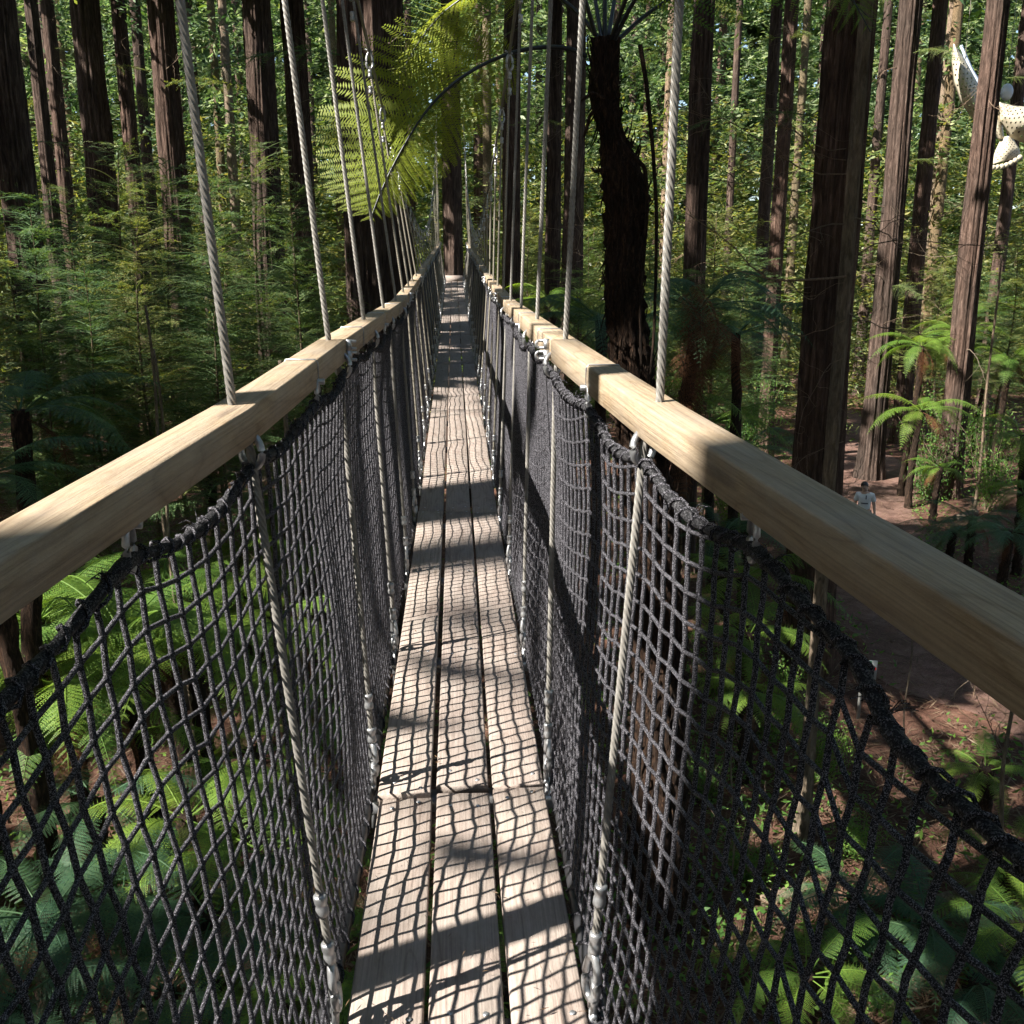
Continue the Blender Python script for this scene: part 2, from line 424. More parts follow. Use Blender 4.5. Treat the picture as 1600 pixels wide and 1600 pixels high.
# the path, seen to the right of the bridge
PATH_PX = [(1215, 535), (1238, 580), (1262, 612), (1300, 655), (1345, 700), (1362, 760), (1350, 845), (1380, 930), (1440, 1010), (1545, 1085), (1700, 1150), (1950, 1240)]
def build_path():
    P = np.array([at_z(x, y, GZ)[:2] for x, y in PATH_PX])
    t = np.linspace(0, len(P) - 1, 90)
    Q = np.stack([np.interp(t, np.arange(len(P)), P[:, k]) for k in (0, 1)], 1)
    ker = np.hanning(13); ker /= ker.sum()
    Q = np.stack([np.convolve(np.pad(Q[:, k], 6, mode='edge'), ker, 'valid') for k in (0, 1)], 1)
    T = nrm(np.gradient(Q, axis=0)); N = np.stack([-T[:, 1], T[:, 0]], 1)
    wv = np.linspace(-1, 1, 9)
    half = 1.75 + 0.3 * np.sin(np.arange(90) * 0.55)
    G = Q[:, None, :] + N[:, None, :] * (wv[None, :, None] * half[:, None, None])
    Z = ground_z(G[..., 0], G[..., 1]) + 0.045 - 0.05 * np.abs(wv)[None, :] ** 3
    V = np.concatenate([G, Z[..., None]], -1).reshape(-1, 3)
    i = np.arange(90 * 9).reshape(90, 9)
    F = np.stack([i[:-1, :-1], i[:-1, 1:], i[1:, 1:], i[1:, :-1]], -1).reshape(-1, 4)
    tag(link("path", mesh_from("path", V, F, M_path, True)), kind="structure")
    return Q
PATH = build_path()
def near_path(x, y, r):
    return np.min((PATH[:, 0] - x) ** 2 + (PATH[:, 1] - y) ** 2) < r * r

# ------------------------------------------------------------------ the suspension bridge
Y0, Y1 = -1.6, 33.0
deck_z = interp([(-3, 0.10), (0.5, 0.075), (1.9, 0.06), (2.9, 0.035), (4, 0.043), (6, 0.075), (7.2, 0.115), (8.6, 0.215), (10.4, 0.33), (14, 0.50), (17, 0.64), (20.6, 0.86), (27, 1.22), (34, 1.66)])
rail_z = interp([(-3, 1.33), (0, 1.345), (0.8, 1.378), (1.15, 1.405), (1.85, 1.462), (3, 1.522), (4.1, 1.53), (5.25, 1.54), (6.4, 1.555), (8.3, 1.60), (12.4, 1.77), (17, 2.02), (20, 2.17), (27, 2.52), (34, 2.92)])
rail_xl = interp([(-3, -0.66), (0.4, -0.60), (1.07, -0.545), (1.85, -0.425), (3.0, -0.372), (4.1, -0.395), (5.25, -0.392), (6.4, -0.375), (12, -0.43), (20, -0.44), (34, -0.46)])
rail_xr = interp([(-3, 0.68), (0.2, 0.61), (0.8, 0.548), (1.85, 0.398), (3.0, 0.328), (4.1, 0.352), (5.25, 0.366), (6.4, 0.362), (12, 0.40), (20, 0.42), (34, 0.44)])
def rail_x(s, Y): return rail_xl(Y) if s < 0 else rail_xr(Y)
RAIL_H, RAIL_W = 0.070, 0.082
HANG_Y = [0.15, 1.90] + [3.0 + 1.17 * k for k in range(26)]
HANG_Y = [y for y in HANG_Y if y < 32.5]
def cable_z(Y):
    Y = np.asarray(Y, float)
    return np.where(Y < 17, 2.50 + 0.0092 * (17 - Y) ** 2, 2.50 + 0.0165 * (Y - 17) ** 2)
def cable_x(s, Y):
    return -0.60 + 0.004 * (Y - 6) if s < 0 else 0.43 - 0.003 * (Y - 6)

bridge = empty("suspension_bridge", (0, 0, 0))
tag(bridge, "narrow timber suspension footbridge with black rope net sides and steel hanger cables", "bridge")

# planks -------------------------------------------------------
joints = [-1.6, 2.93] + [2.93 + 3.75 * k for k in range(1, 9)]
joints = [j for j in joints if j < 31.5] + [33.0]
PW, PG = 0.174, 0.0135
screw_me = MB()
_a = np.linspace(0, 2 * PI, 10, endpoint=False)
_v = np.concatenate([np.stack([0.0075 * np.cos(_a), 0.0075 * np.sin(_a), 0 * _a], 1), np.stack([0.0055 * np.cos(_a), 0.0055 * np.sin(_a), 0 * _a + 0.0022], 1), [[0, 0, 0.0010]]])
_f4 = np.array([[i, (i + 1) % 10, 10 + (i + 1) % 10, 10 + i] for i in range(10)]); _f3 = np.array([[10 + i, 10 + (i + 1) % 10, 20] for i in range(10)])
screw_me.add(_v, [_f4, _f3]); screw_me = screw_me.mesh("screw_head", M_steel)
def plank_mesh(y0, y1, xc, dz, skew, seed):
    r = random.Random(seed)
    n = max(10, int((y1 - y0) / 0.22))
    ys = np.linspace(y0 + 0.004, y1 - 0.004, n)
    b = 0.006
    h = 0.034
    prof = np.array([(-PW / 2, -h), (-PW / 2, -b), (-PW / 2 + b * 0.35, -b * 0.3), (-PW / 2 + b, 0), (PW / 2 - b, 0), (PW / 2 - b * 0.35, -b * 0.3), (PW / 2, -b), (PW / 2, -h)])
    ph = r.random() * 6
    P = []
    for k, y in enumerate(ys):
        x = xc + skew * (y - y0) + 0.0025 * math.sin(y * 0.9 + ph)
        z = float(deck_z(y)) + dz + 0.003 * math.sin(y * 1.3 + ph)
        P.append(np.stack([prof[:, 0] + x, np.full(8, y), prof[:, 1] + z + 0.004 * math.sin(ph) * prof[:, 0] / PW], 1))
    V = np.array(P)
    idx = np.arange(n * 8).reshape(n, 8)
    F = np.stack([idx[:-1], np.roll(idx[:-1], -1, 1), np.roll(idx[1:], -1, 1), idx[1:]], -1).reshape(-1, 4)[:, ::-1]
    e0 = [[idx[0, 0], idx[0, 1], idx[0, 6], idx[0, 7]], [idx[0, 1], idx[0, 2], idx[0, 5], idx[0, 6]], [idx[0, 2], idx[0, 3], idx[0, 4], idx[0, 5]]]
    e1 = [[idx[-1, 7], idx[-1, 6], idx[-1, 1], idx[-1, 0]], [idx[-1, 6], idx[-1, 5], idx[-1, 2], idx[-1, 1]], [idx[-1, 5], idx[-1, 4], idx[-1, 3], idx[-1, 2]]]
    G = np.zeros((n, 8, 3)); G[..., 0] = prof[None, :, 0] + xc; G[..., 1] = ys[:, None]; G[..., 2] = prof[None, :, 1]
    return grain(mesh_from("plank", V.reshape(-1, 3), [F, np.array(e0 + e1)], M_deck), G.reshape(-1, 3))
for j in range(len(joints) - 1):
    for c in (-1, 0, 1):
        rr = random.Random(j * 10 + c)
        a = joints[j] + (rr.random() - 0.5) * 0.02; b_ = joints[j + 1] + (rr.random() - 0.5) * 0.02
        if j == 0: b_ += {-1: -0.015, 0: 0.0, 1: 0.03}[c]
        if j == 1: a += {-1: -0.02, 0: 0.03, 1: 0.045}[c]
        xc = c * (PW + PG) + 0.004 + rr.uniform(-0.003, 0.003)
        dz = rr.uniform(-0.004, 0.004)
        if j == 1 and c == -1: dz = 0.017
        if j == 1 and c == 0: dz = 0.008
        pl = link("plank", plank_mesh(a, b_, xc, dz, rr.uniform(-0.0012, 0.0012), j * 10 + c), bridge)
        # screws in pairs over the cross bearers
        ys = [a + 0.07, b_ - 0.07] + [y for y in HANG_Y if a + 0.3 < y < b_ - 0.3]
        if a < 9:
            for y in ys:
                if 1.5 < y < 9.5:
                    for sx in (-0.045, 0.05):
                        yy = y + rr.uniform(-0.05, 0.05)
                        link("screw", screw_me, pl, (xc + sx + rr.uniform(-0.01, 0.01), yy, float(deck_z(yy)) + dz + 0.0035))
# cross bearers under the planks
bear = MB()
def box(mb, lo, hi):
    x0, y0, z0 = lo; x1, y1, z1 = hi
    V = [(x0, y0, z0), (x1, y0, z0), (x1, y1, z0), (x0, y1, z0), (x0, y0, z1), (x1, y0, z1), (x1, y1, z1), (x0, y1, z1)]
    mb.add(V, np.array([[0, 3, 2, 1], [4, 5, 6, 7], [0, 1, 5, 4], [1, 2, 6, 5], [2, 3, 7, 6], [3, 0, 4, 7]]))
box(bear, (-0.33, -0.03, -0.025), (0.33, 0.03, 0.025)); bear = bear.mesh("cross_bearer", M_steel)
for y in HANG_Y: link("cross_bearer", bear, bridge, (0, y, float(deck_z(y)) - 0.034 - 0.03))

# handrails ----------------------------------------------------
rail_joints = {-1: [-1.6, 3.02, 6.5, 10.1, 13.7, 17.3, 20.9, 24.5, 28.1, 31.7, 33.0], 1: [-1.6, 3.0, 6.46, 10.0, 13.6, 17.2, 20.8, 24.4, 28.0, 31.6, 33.0]}
def rail_mesh(s, a, b):
    n = max(5, int((b - a) / 0.35)) if a < 3 else 5
    ys = np.linspace(a + 0.003, b - 0.003, n)
    # each length of timber is straight between its joints (the first one is let flex)
    if a < 2.9:
        xs = rail_x(s, ys); zs = rail_z(ys)
    else:
        xs = np.interp(ys, [a, b], [rail_x(s, a), rail_x(s, b)]); zs = np.interp(ys, [a, b], [rail_z(a), rail_z(b)])
    w, h, c = RAIL_W / 2, RAIL_H, 0.0045
    prof = np.array([(-w, -h + c), (-w, -c), (-w + c * .3, -c * .3), (-w + c, 0), (w - c, 0), (w - c * .3, -c * .3), (w, -c), (w, -h + c), (w - c, -h), (-w + c, -h)])
    m = len(prof)
    V = np.zeros((n, m, 3)); V[..., 0] = xs[:, None] + prof[None, :, 0]; V[..., 1] = ys[:, None]; V[..., 2] = zs[:, None] + prof[None, :, 1]
    idx = np.arange(n * m).reshape(n, m)
    F = np.stack([idx[:-1], np.roll(idx[:-1], -1, 1), np.roll(idx[1:], -1, 1), idx[1:]], -1).reshape(-1, 4)[:, ::-1]
    caps = []
    for e, flip in ((0, 1), (-1, -1)):
        q = idx[e]
        c4 = [[q[0], q[1], q[6], q[7]], [q[1], q[2], q[5], q[6]], [q[2], q[3], q[4], q[5]], [q[9], q[0], q[7], q[8]]]
        caps += [x[::flip] for x in c4]
    G = np.zeros((n, m, 3)); G[..., 0] = prof[None, :, 0] + 0.4 * s; G[..., 1] = ys[:, None]; G[..., 2] = prof[None, :, 1]
    return grain(mesh_from("handrail", V.reshape(-1, 3), [F, np.array(caps)], M_rail), G.reshape(-1, 3))
def rail_pt(s, Y):
    """centre of the top face"""
    J = rail_joints[s]
    if Y < 3.0: return float(rail_x(s, Y)), float(rail_z(Y))
    k = max(i for i in range(len(J) - 1) if J[i] <= Y + 1e-6 or i == 0)
    a, b = J[k], J[k + 1]
    return float(np.interp(Y, [a, b], [rail_x(s, a), rail_x(s, b)])), float(np.interp(Y, [a, b], [rail_z(a), rail_z(b)]))
for s in (-1, 1):
    for k in range(len(rail_joints[s]) - 1):
        link("handrail", rail_mesh(s, rail_joints[s][k], rail_joints[s][k + 1]), bridge)

# where the net hangs from the rails: rings at the hangers, wire slings half way between
HOOKS = {}
for s in (-1, 1):
    H = []
    for k, y in enumerate(HANG_Y):
        H.append((y, 'ring'))
        if k == 0: H.append((0.45, 'bare'))
        if k + 1 < len(HANG_Y): H.append((1.39 if k == 0 else (y + HANG_Y[k + 1]) / 2 + (0.04 if s < 0 else -0.05) + 0.04 * math.sin(k * 2.1 + s), 'sling'))
    HOOKS[s] = H
def rope_pt(s, Y):
    """centre of the top edge rope of the net; it sags between the hooks"""
    ys = np.array([h[0] for h in HOOKS[s]])
    i = int(np.clip(np.searchsorted(ys, Y) - 1, 0, len(ys) - 2))
    t = (Y - ys[i]) / (ys[i + 1] - ys[i])
    rs = random.Random(i * 3 + s)
    sag = (0.032 + 0.02 * rs.random() if Y < 1.95 else 0.018 + 0.026 * rs.random()) * 4 * t * (1 - t) if 0 <= t <= 1 else 0.05
    x, z = rail_pt(s, Y)
    d = (0.045 if Y < 2.2 else 0.030) + sag
    if s > 0 and Y < 1.05: d += 0.05
    return x - s * (RAIL_W / 2 - 0.012 + 0.01 * math.sin(3 * Y)), z - RAIL_H - d

# nets ----------------------------------------------------------
MESHW = 0.0605
def smooth_noise(a, b, seed):
    r = np.random.default_rng(seed)
    k = r.normal(size=(5, 2)); p = r.random(5) * 6.28
    return sum(np.sin(k[i, 0] * a + k[i, 1] * b + p[i]) for i in range(5)) / 2.2
def build_net(s):
    ys = np.arange(-1.2, 32.6, MESHW)
    rows = 22
    n = len(ys)
    top = np.array([rope_pt(s, y) for y in ys])                 # x,z
    zb = deck_z(ys) - 0.02
    xb = np.full(n, s * 0.305)
    J = np.arange(rows + 1) / rows
    Xn = xb[:, None] + (top[:, 0] - xb)[:, None] * J[None, :]
    Zn = zb[:, None] + (top[:, 1] - zb)[:, None] * J[None, :]
    Yn = np.broadcast_to(ys[:, None], Xn.shape).copy()
    I, JJ = np.meshgrid(np.arange(n), np.arange(rows + 1), indexing='ij')
    inner = np.clip(np.minimum(J, 1 - J) * 5, 0, 1)[None, :]
    bulge = smooth_noise(Yn * 2.1, Zn * 2.0, 3 + s) * 0.008 + smooth_noise(Yn * 5.3, Zn * 3.0, 9 + s) * 0.007
    Xn = Xn + (s * 0.012 + bulge) * inner
    Yn = Yn + ((-1.0) ** (I + JJ)) * 0.0040 + smooth_noise(Yn * 3, Zn * 6, 21 + s) * 0.003 * inner
    Zn = Zn + ((-1.0) ** I) * 0.003 * inner + smooth_noise(Yn * 2, Zn * 4, 31 + s) * 0.003 * inner
    P = np.stack([Xn, Yn, Zn], -1)                               # (n, rows+1, 3)
    net = None
    rad = 0.0049
    def sub(Pv):                                                 # a point between the knots keeps each mesh bar slightly slack
        return Pv
    parts = [("net_panel", -1.2, 4.5, 6), ("net_panel", 4.5, 32.6, 4)]
    for nm, a, b, sides in parts:
        sel = (ys >= a - 1e-6) & (ys < b + MESHW * 0.5)
        Q = P[sel]
        mb = MB()
        mb.add(*tubes(Q, rad, sides))                            # the upright cords
        H = np.swapaxes(Q, 0, 1)
        if s > 0:                                                # on the right the cross cords run slightly uphill towards the camera
            m = Q.shape[0]; lines = []
            shear = -0.15
            for k0 in range(-int(m * 0.15) - 2, rows + int(m * 0.15) + 2):
                jj = k0 + 0.5 - shear * (m - 1 - np.arange(m)) - m * 0.0
                ok = (jj >= 0) & (jj <= rows)
                ii = np.where(ok)[0]
                if len(ii) < 3: continue
                lo = np.clip(np.floor(jj[ii]).astype(int), 0, rows - 1); fr = jj[ii] - lo
                L = Q[ii, lo] * (1 - fr)[:, None] + Q[ii, lo + 1] * fr[:, None]
                mb.add(*tubes(L, rad * 0.85, sides))
        else:
            mb.add(*tubes(H[1:-1], rad * 0.85, sides))
        if a < 0:                                                # knots
            K = Q[:, 1:-1].reshape(-1, 3)
            K = K[(K[:, 1] < 3.6) & (K[:, 1] > 0.2)]
            if s < 0 and len(K):
                o = np.array([(1, 0, 0), (-1, 0, 0), (0, 1, 0), (0, -1, 0), (0, 0, 1), (0, 0, -1)]) * 0.0068
                V = (K[:, None, :] + o[None]).reshape(-1, 3)
                t = np.array([[0, 2, 4], [2, 1, 4], [1, 3, 4], [3, 0, 4], [2, 0, 5], [1, 2, 5], [3, 1, 5], [0, 3, 5]])
                mb.add(V, (t[None] + np.arange(len(K))[:, None, None] * 6).reshape(-1, 3))
        o = link(nm, mb.mesh(nm, M_net, True), bridge)
    # edge rope along the top with its lashing, edge tube along the deck with its lashing
    yy = np.arange(-1.2, 32.4, 0.03)
    R = np.array([(rope_pt(s, y)[0], y, rope_pt(s, y)[1]) for y in yy])
    ker = np.hanning(7); ker /= ker.sum()
    R = np.stack([np.convolve(np.pad(R[:, k], 3, mode='edge'), ker, 'valid') for k in range(3)], 1)
    rr = 0.0098 + 0.0012 * np.sin(yy * 47) + 0.0014 * np.sin(yy * 19 + 1)
    rope = link("edge_rope", MB().add(*tubes(R, rr[None], 9, cap=True)).mesh("edge_rope", M_rope, True), bridge)
    sp = np.arange(0.0, 9.0, 0.0065); base = np.stack([np.interp(sp, yy, R[:, k]) for k in range(3)], 1)
    wob = 0.0118 + 0.002 * np.sin(sp * 31) + 0.0018 * RNG.random(len(sp))
    ang = sp * 2 * PI / 0.045 + 3.5 * np.sin(sp * 7) + 1.5 * np.sin(sp * 17)
    L = base + np.stack([np.cos(ang) * wob, 0 * sp, np.sin(ang) * wob], 1)
    link("lashing", MB().add(*tubes(L, 0.0034, 5)).mesh("lashing", M_net, True), rope)
    # frayed cord ends
    fr = MB()
    for y in np.arange(0.7, 8, 0.31):
        c = np.array([np.interp(y, yy, R[:, k]) for k in range(3)])
        for q in range(10):
            d = nrm(RNG.normal(size=3)) * (0.016 + 0.02 * RNG.random()); d[2] = abs(d[2])
            p0 = c + np.array([0, RNG.uniform(-.02, .02), 0.008])
            fr.add(*tubes(np.array([p0, p0 + d * 0.6 + [0, 0, .004], p0 + d + [0, 0, -.004]]), 0.0009, 3))
    tag(link("frayed_cord", fr.mesh("frayed_cord", M_net), rope), kind="stuff")
    yy2 = np.arange(-1.2, 32.6, 0.06)
    Hh = np.stack([s * (0.318 + 0.007 * np.sin(yy2 * 1.9 + s)), yy2, deck_z(yy2) - 0.012 + 0.012 * np.sin(yy2 * 2.7 + s)], 1)
    hose = link("edge_tube", MB().add(*tubes(Hh, 0.021, 10, cap=True)).mesh("edge_tube", M_hose, True), bridge)
    sp = np.arange(0.6, 22.0, 0.011); base = np.stack([np.interp(sp, yy2, Hh[:, k]) for k in range(3)], 1)
    ang = sp * 2 * PI / 0.115 + 0.9 * np.sin(sp * 5)
    L = base + np.stack([np.cos(ang) * 0.0235, 0 * sp, np.sin(ang) * 0.0235], 1)
    link("lashing", MB().add(*tubes(L, 0.0034, 5)).mesh("lashing", M_net, True), hose)
for s in (-1, 1): build_net(s)

# main cables and hangers ---------------------------------------
for s in (-1, 1):
    yy = np.arange(-1.6, 33.2, 0.25)
    P = np.stack([cable_x(s, yy), yy, cable_z(yy)], 1)
    link("main_cable", MB().add(*tubes(P, 0.013, 10, lobes=5, lobe_depth=0.2, twist=3)).mesh("main_cable", M_cable, True), bridge)

def make_thimble():
    """a wire rope eye with its shackle, hanging below z = 0"""
    mb = MB()
    t = np.linspace(0.0, 2 * PI, 25)
    drop = np.stack([0.0 * t, 0.030 * np.sin(t) * (1 - 0.45 * (0.5 + 0.5 * np.cos(t))), -0.052 + 0.056 * np.cos(t)], 1)
    mb.add(*tubes(drop, 0.0098, 8))
    return mb.mesh("thimble", M_steel, True)
def make_shackle():
    mb = MB()
    t = np.linspace(-0.15 * PI, 1.15 * PI, 17)
    bow = np.stack([0.023 * np.cos(t), 0 * t, 0.026 * np.sin(t)], 1)
    bow = np.concatenate([[[0.012, 0, -0.05]], bow, [[-0.012, 0, -0.05]]])
    mb.add(*tubes(bow, 0.0085, 8, cap=True))
    mb.add(*tubes(np.array([[-0.026, 0, -0.048], [0.026, 0, -0.048]]), 0.007, 8, cap=True))
    mb.add(*tubes(np.array([[0, 0, -0.045], [0, 0.002, -0.14], [0, 0.004, -0.21]]), 0.0085, 8, cap=True))
    return mb.mesh("shackle", M_steel, True)
def make_ferrule():
    z = np.array([-0.026, -0.024, -0.018, -0.008, -0.003, 0.003, 0.008, 0.018, 0.024, 0.026])
    r = np.array([0.010, 0.0145, 0.0152, 0.0145, 0.0125, 0.0125, 0.0145, 0.0152, 0.0145, 0.010])
    P = np.stack([0 * z, 0 * z, z], 1)
    return MB().add(*tubes(P, r[None], 12, cap=True)).mesh("ferrule", M_steel, True)
def make_clamp():
    mb = MB()
    box(mb, (-0.016, -0.009, -0.010), (0.016, 0.009, 0.010))
    for x in (-0.011, 0.011): mb.add(*tubes(np.array([[x, -0.024, 0], [x, 0.022, 0]]), 0.0045, 6, cap=True))
    t = np.linspace(0, PI, 9); mb.add(*tubes(np.stack([0.011 * np.cos(t), 0.022 + 0.011 * np.sin(t), 0 * t], 1), 0.0045, 6))
    return mb.mesh("cable_clamp", M_steel)
TH, SH, FE, CL = make_thimble(), make_shackle(), make_ferrule(), make_clamp()
for s in (-1, 1):
    for k, y in enumerate(HANG_Y):
        rx, rz = rail_pt(s, y)
        zt = float(cable_z(y)) - 0.10
        xt = float(cable_x(s, y))
        xo = rx + s * 0.004                                   # through a hole in the outer half of the rail
        zb = float(deck_z(y)) + 0.15
        xb = s * 0.292
        near = 1.0 < y < 7.5
        step = 0.009 if near and y < 4.5 else (0.014 if near else 0.12)
        def seg(p, q):
            m = max(3, int(np.linalg.norm(np.subtract(q, p)) / step))
            t = np.linspace(0, 1, m)[:, None]
            return np.asarray(p)[None] * (1 - t) + np.asarray(q)[None] * t
        yb = y - 0.02
        path = np.concatenate([seg((xb, yb, zb), (rx - s * (RAIL_W / 2 - 0.016), y, rz - RAIL_H - 0.02))[:-1],
                               seg((rx - s * (RAIL_W / 2 - 0.016), y, rz - RAIL_H - 0.02), (xo, y, rz - 0.004))[:-1],
                               seg((xo, y, rz - 0.004), (xt, y, zt))])
        if near:
            me = MB().add(*tubes(path, 0.0090, 24, lobes=6, lobe_depth=0.42, twist=-9)).mesh("hanger_cable", M_cable, True)
        else:
            me = MB().add(*tubes(path, 0.0088, 8)).mesh("hanger_cable", M_cable_far, True)
        hc = link("hanger_cable", me, bridge)
        d = nrm(path[5] - path[0]) if near else nrm(path[1] - path[0])
        tilt = (0, math.atan2(d[0], d[2]), 0)
        lp = lambda h: (xb + d[0] / d[2] * h, yb, zb + h)
        link("ferrule", FE, hc, lp(0.045), tilt); link("ferrule", FE, hc, lp(0.165), tilt)
        # doubled cable between the ferrules
        q = np.array([lp(0.0), lp(0.19)]) + np.array([0, 0.014, 0])
        link("cable_tail", MB().add(*tubes(seg(*q), 0.0075, 10, lobes=5, lobe_depth=0.3, twist=11)).mesh("cable_tail", M_cable, True), hc)
        link("thimble", TH, hc, (xb, yb, zb + 0.01), (0, tilt[1], 0.5 * math.sin(k + s)))
        link("shackle", SH, hc, (xb, yb, zb - 0.085), (0, 0, PI / 2 + 0.4 * math.sin(2 * k + s)))
        # top end: thimble, ferrules and clamps below the main cable
        if y > 3:
            link("thimble", TH, hc, (xt, y, zt + 0.09), (0, 0, 0.3 * k))
            link("ferrule", FE, hc, (xt, y, zt - 0.05)); link("ferrule", FE, hc, (xt, y, zt - 0.16))
            link("cable_clamp", CL, hc, (xt, y, zt + 0.105), (0.3, 0, PI / 2))
        # ring and eye bolt under the rail, gripping the edge rope
        ex, ez = rope_pt(s, y)
        ring = MB().add(*sweep_ring((ex, y + 0.012, ez + 0.022), (0.75 * s, 0.65, 0), (0, 0, 1), 0.033, 0.0075, 26, 9, -0.3 * PI, 1.55 * PI))
        link("ring", ring.mesh("ring", M_steel, True), hc)
        eb = MB().add(*tubes(np.array([[ex, y + 0.02, ez + 0.045], [ex + s * 0.035, y + 0.02, ez + 0.042], [ex + s * 0.06, y + 0.02, ez + 0.04]]), 0.007, 8, cap=True))
        eb.add(*tubes(np.array([[ex + s * 0.035, y + 0.02, ez + 0.042], [ex + s * 0.062, y + 0.02, ez + 0.04]]), 0.014, 6, cap=True))
        link("eye_bolt", eb.mesh("eye_bolt", M_steel, True), hc)
        if abs(y - 2.95) < 0.1 or (y > 5.8 and k % 3 == 0):   # cable clamps on the inner face at the rail joints
            for dz in (-0.018, -0.052):
                link("cable_clamp", CL, hc, (rx - s * (RAIL_W / 2 + 0.008), y + 0.055, rz + dz), (0, PI / 2, PI / 2))
    # wire slings over the rail between the hangers
    for (y, kind) in HOOKS[s]:
        if kind != 'sling' or y < 0.2: continue
        rx, rz = rail_pt(s, y)
        w, e = RAIL_W / 2, 0.0022
        ex, ez = rope_pt(s, y)
        xi = rx - s * (w + e)
        loop = np.array([(ex, y, ez + 0.035), (xi, y, rz - RAIL_H + 0.005), (xi, y, rz - 0.006), (rx - s * (w - 0.004), y, rz + e), (rx + s * (w - 0.004), y, rz + e), (rx + s * (w + e), y, rz - 0.006), (rx + s * (w + e), y, rz - RAIL_H + 0.003), (ex + s * 0.005, y + 0.003, ez + 0.03)])
        if y < 1.6:                                           # the nearest ones hang from a screw eye under the rail
            loop = np.array([(ex, y, ez + 0.035), ((ex + rx) / 2, y, rz - RAIL_H - 0.004), (rx, y, rz - RAIL_H + 0.02)])
        sl = link("wire_sling", MB().add(*tubes(loop, 0.0018 if y > 1.6 else 0.005, 5)).mesh("wire_sling", M_steel, True), bridge)
        t = np.linspace(0, 2 * PI, 23)
        sh = np.stack([ex + 0.0 * t, y + 0.0155 * np.sin(t), ez + 0.012 + 0.036 * np.cos(t)], 1)
        link("shackle", MB().add(*tubes(sh, 0.0062, 8)).mesh("sling_shackle", M_steel, True), sl)
        link("shackle_pin", MB().add(*tubes(np.array([[ex - 0.02, y, ez + 0.046], [ex + 0.02, y, ez + 0.046]]), 0.0075, 8, cap=True)).mesh("shackle_pin", M_steel, True), sl)
# landing step at the far tree
st = MB(); box(st, (-0.30, 33.02, float(deck_z(33)) - 0.04), (0.30, 33.18, float(deck_z(33)) + 0.20)); box(st, (-0.62, 33.2, float(deck_z(33)) + 0.13), (0.62, 34.0, float(deck_z(33)) + 0.198))
_pm = st.mesh("landing_platform", M_deck); grain(_pm, np.concatenate(st.V)[:, [1, 0, 2]])
plat = link("landing_platform", _pm); tag(plat, "small timber landing with a step against the trunk at the bridge end", "platform")

# ------------------------------------------------------------------ foliage builders
def leaf_quads(B, D, N, L, W, bend=0.0, mid=0.45):
    """diamond leaves: base B, direction D, side N (k,3); length L and width W (k,)"""
    L = np.broadcast_to(L, (len(B),))[:, None]; W = np.broadcast_to(W, (len(B),))[:, None]
    up = np.cross(D, N)
    m = B + D * L * mid
    tip = B + D * L - up * (L * bend)
    V = np.stack([B, m + N * W / 2, tip, m - N * W / 2], 1).reshape(-1, 3)
    F = np.arange(len(B) * 4).reshape(-1, 4)
    return V, F

def frond(path, up, pinna_len, n_pin=28, K=16, pin_l=0.055, droop=0.25, seed=0, start=0.14, sweep=0.45, quad_w=0.8, right=1.0):
    """a fern frond along path (M,3): pinnae left and right, each with its own pinnules. Returns (V,F) of the blade"""
    r = np.random.default_rng(seed)
    path = np.asarray(path, float); M = len(path)
    s = np.linspace(0, 1, M)
    t = start + (1 - start) * (np.arange(n_pin) + 0.5) / n_pin
    p = np.stack([np.interp(t, s, path[:, k]) for k in range(3)], 1)
    T = nrm(np.gradient(path, axis=0)); T = nrm(np.stack([np.interp(t, s, T[:, k]) for k in range(3)], 1))
    U0 = np.broadcast_to(np.asarray(up, float), T.shape)
    S = nrm(np.cross(T, U0)); U = nrm(np.cross(S, T))
    u = (t - start) / (1 - start)
    L = pinna_len * np.clip(np.sin(PI * np.clip(0.17 + 0.83 * u ** 0.85, 0, 1)), 0.05, 1) ** 0.75
    out = []
    L0 = L
    for sd in (-1, 1):
        L = L0 * (right if sd > 0 else 1.0)
        a = sweep * (0.5 + u) + r.normal(size=n_pin) * 0.06
        D = nrm(S * sd * np.cos(a)[:, None] + T * np.sin(a)[:, None] - U * 0.08)
        k = (np.arange(K) + 0.6) / K
        dl = droop * (0.7 + 0.6 * r.random(n_pin))
        Q = p[:, None, :] + D[:, None, :] * (L[:, None] * k[None])[..., None] - U[:, None, :] * (dl[:, None] * L[:, None] * k[None] ** 2)[..., None]
        PD = nrm(D[:, None, :] - U[:, None, :] * (2 * dl[:, None] * k[None])[..., None])
        side = nrm(np.cross(PD, np.broadcast_to(U[:, None, :], PD.shape)))
        pl = pin_l * (L / pinna_len)[:, None] * np.clip(1.15 - 0.95 * k[None] ** 1.6, 0.1, 1) * (0.9 + 0.2 * r.random((n_pin, K)))
        w = (L / K)[:, None] * quad_w * np.ones_like(pl)
        for q in (-1, 1):
            dd = nrm(side * q * 0.9 + PD * 0.42 + r.normal(size=PD.shape) * 0.05)
            nn = nrm(PD * 0.9 - side * q * 0.42)
            V, F = leaf_quads(Q.reshape(-1, 3), dd.reshape(-1, 3), nn.reshape(-1, 3), pl.ravel(), w.ravel(), 0.12)
            out.append((V, F))
        # pinna midrib
        out.append(leaf_quads(p, D, nrm(np.cross(D, U)), L * 0.9, 0.006, 0.2))
    return out

def arch(Lh, rise, droop, n=24, side=0.0):
    t = np.linspace(0, 1, n)
    return np.stack([Lh * t ** 0.92, side * t ** 2, rise * t - droop * t ** 2.2], 1)

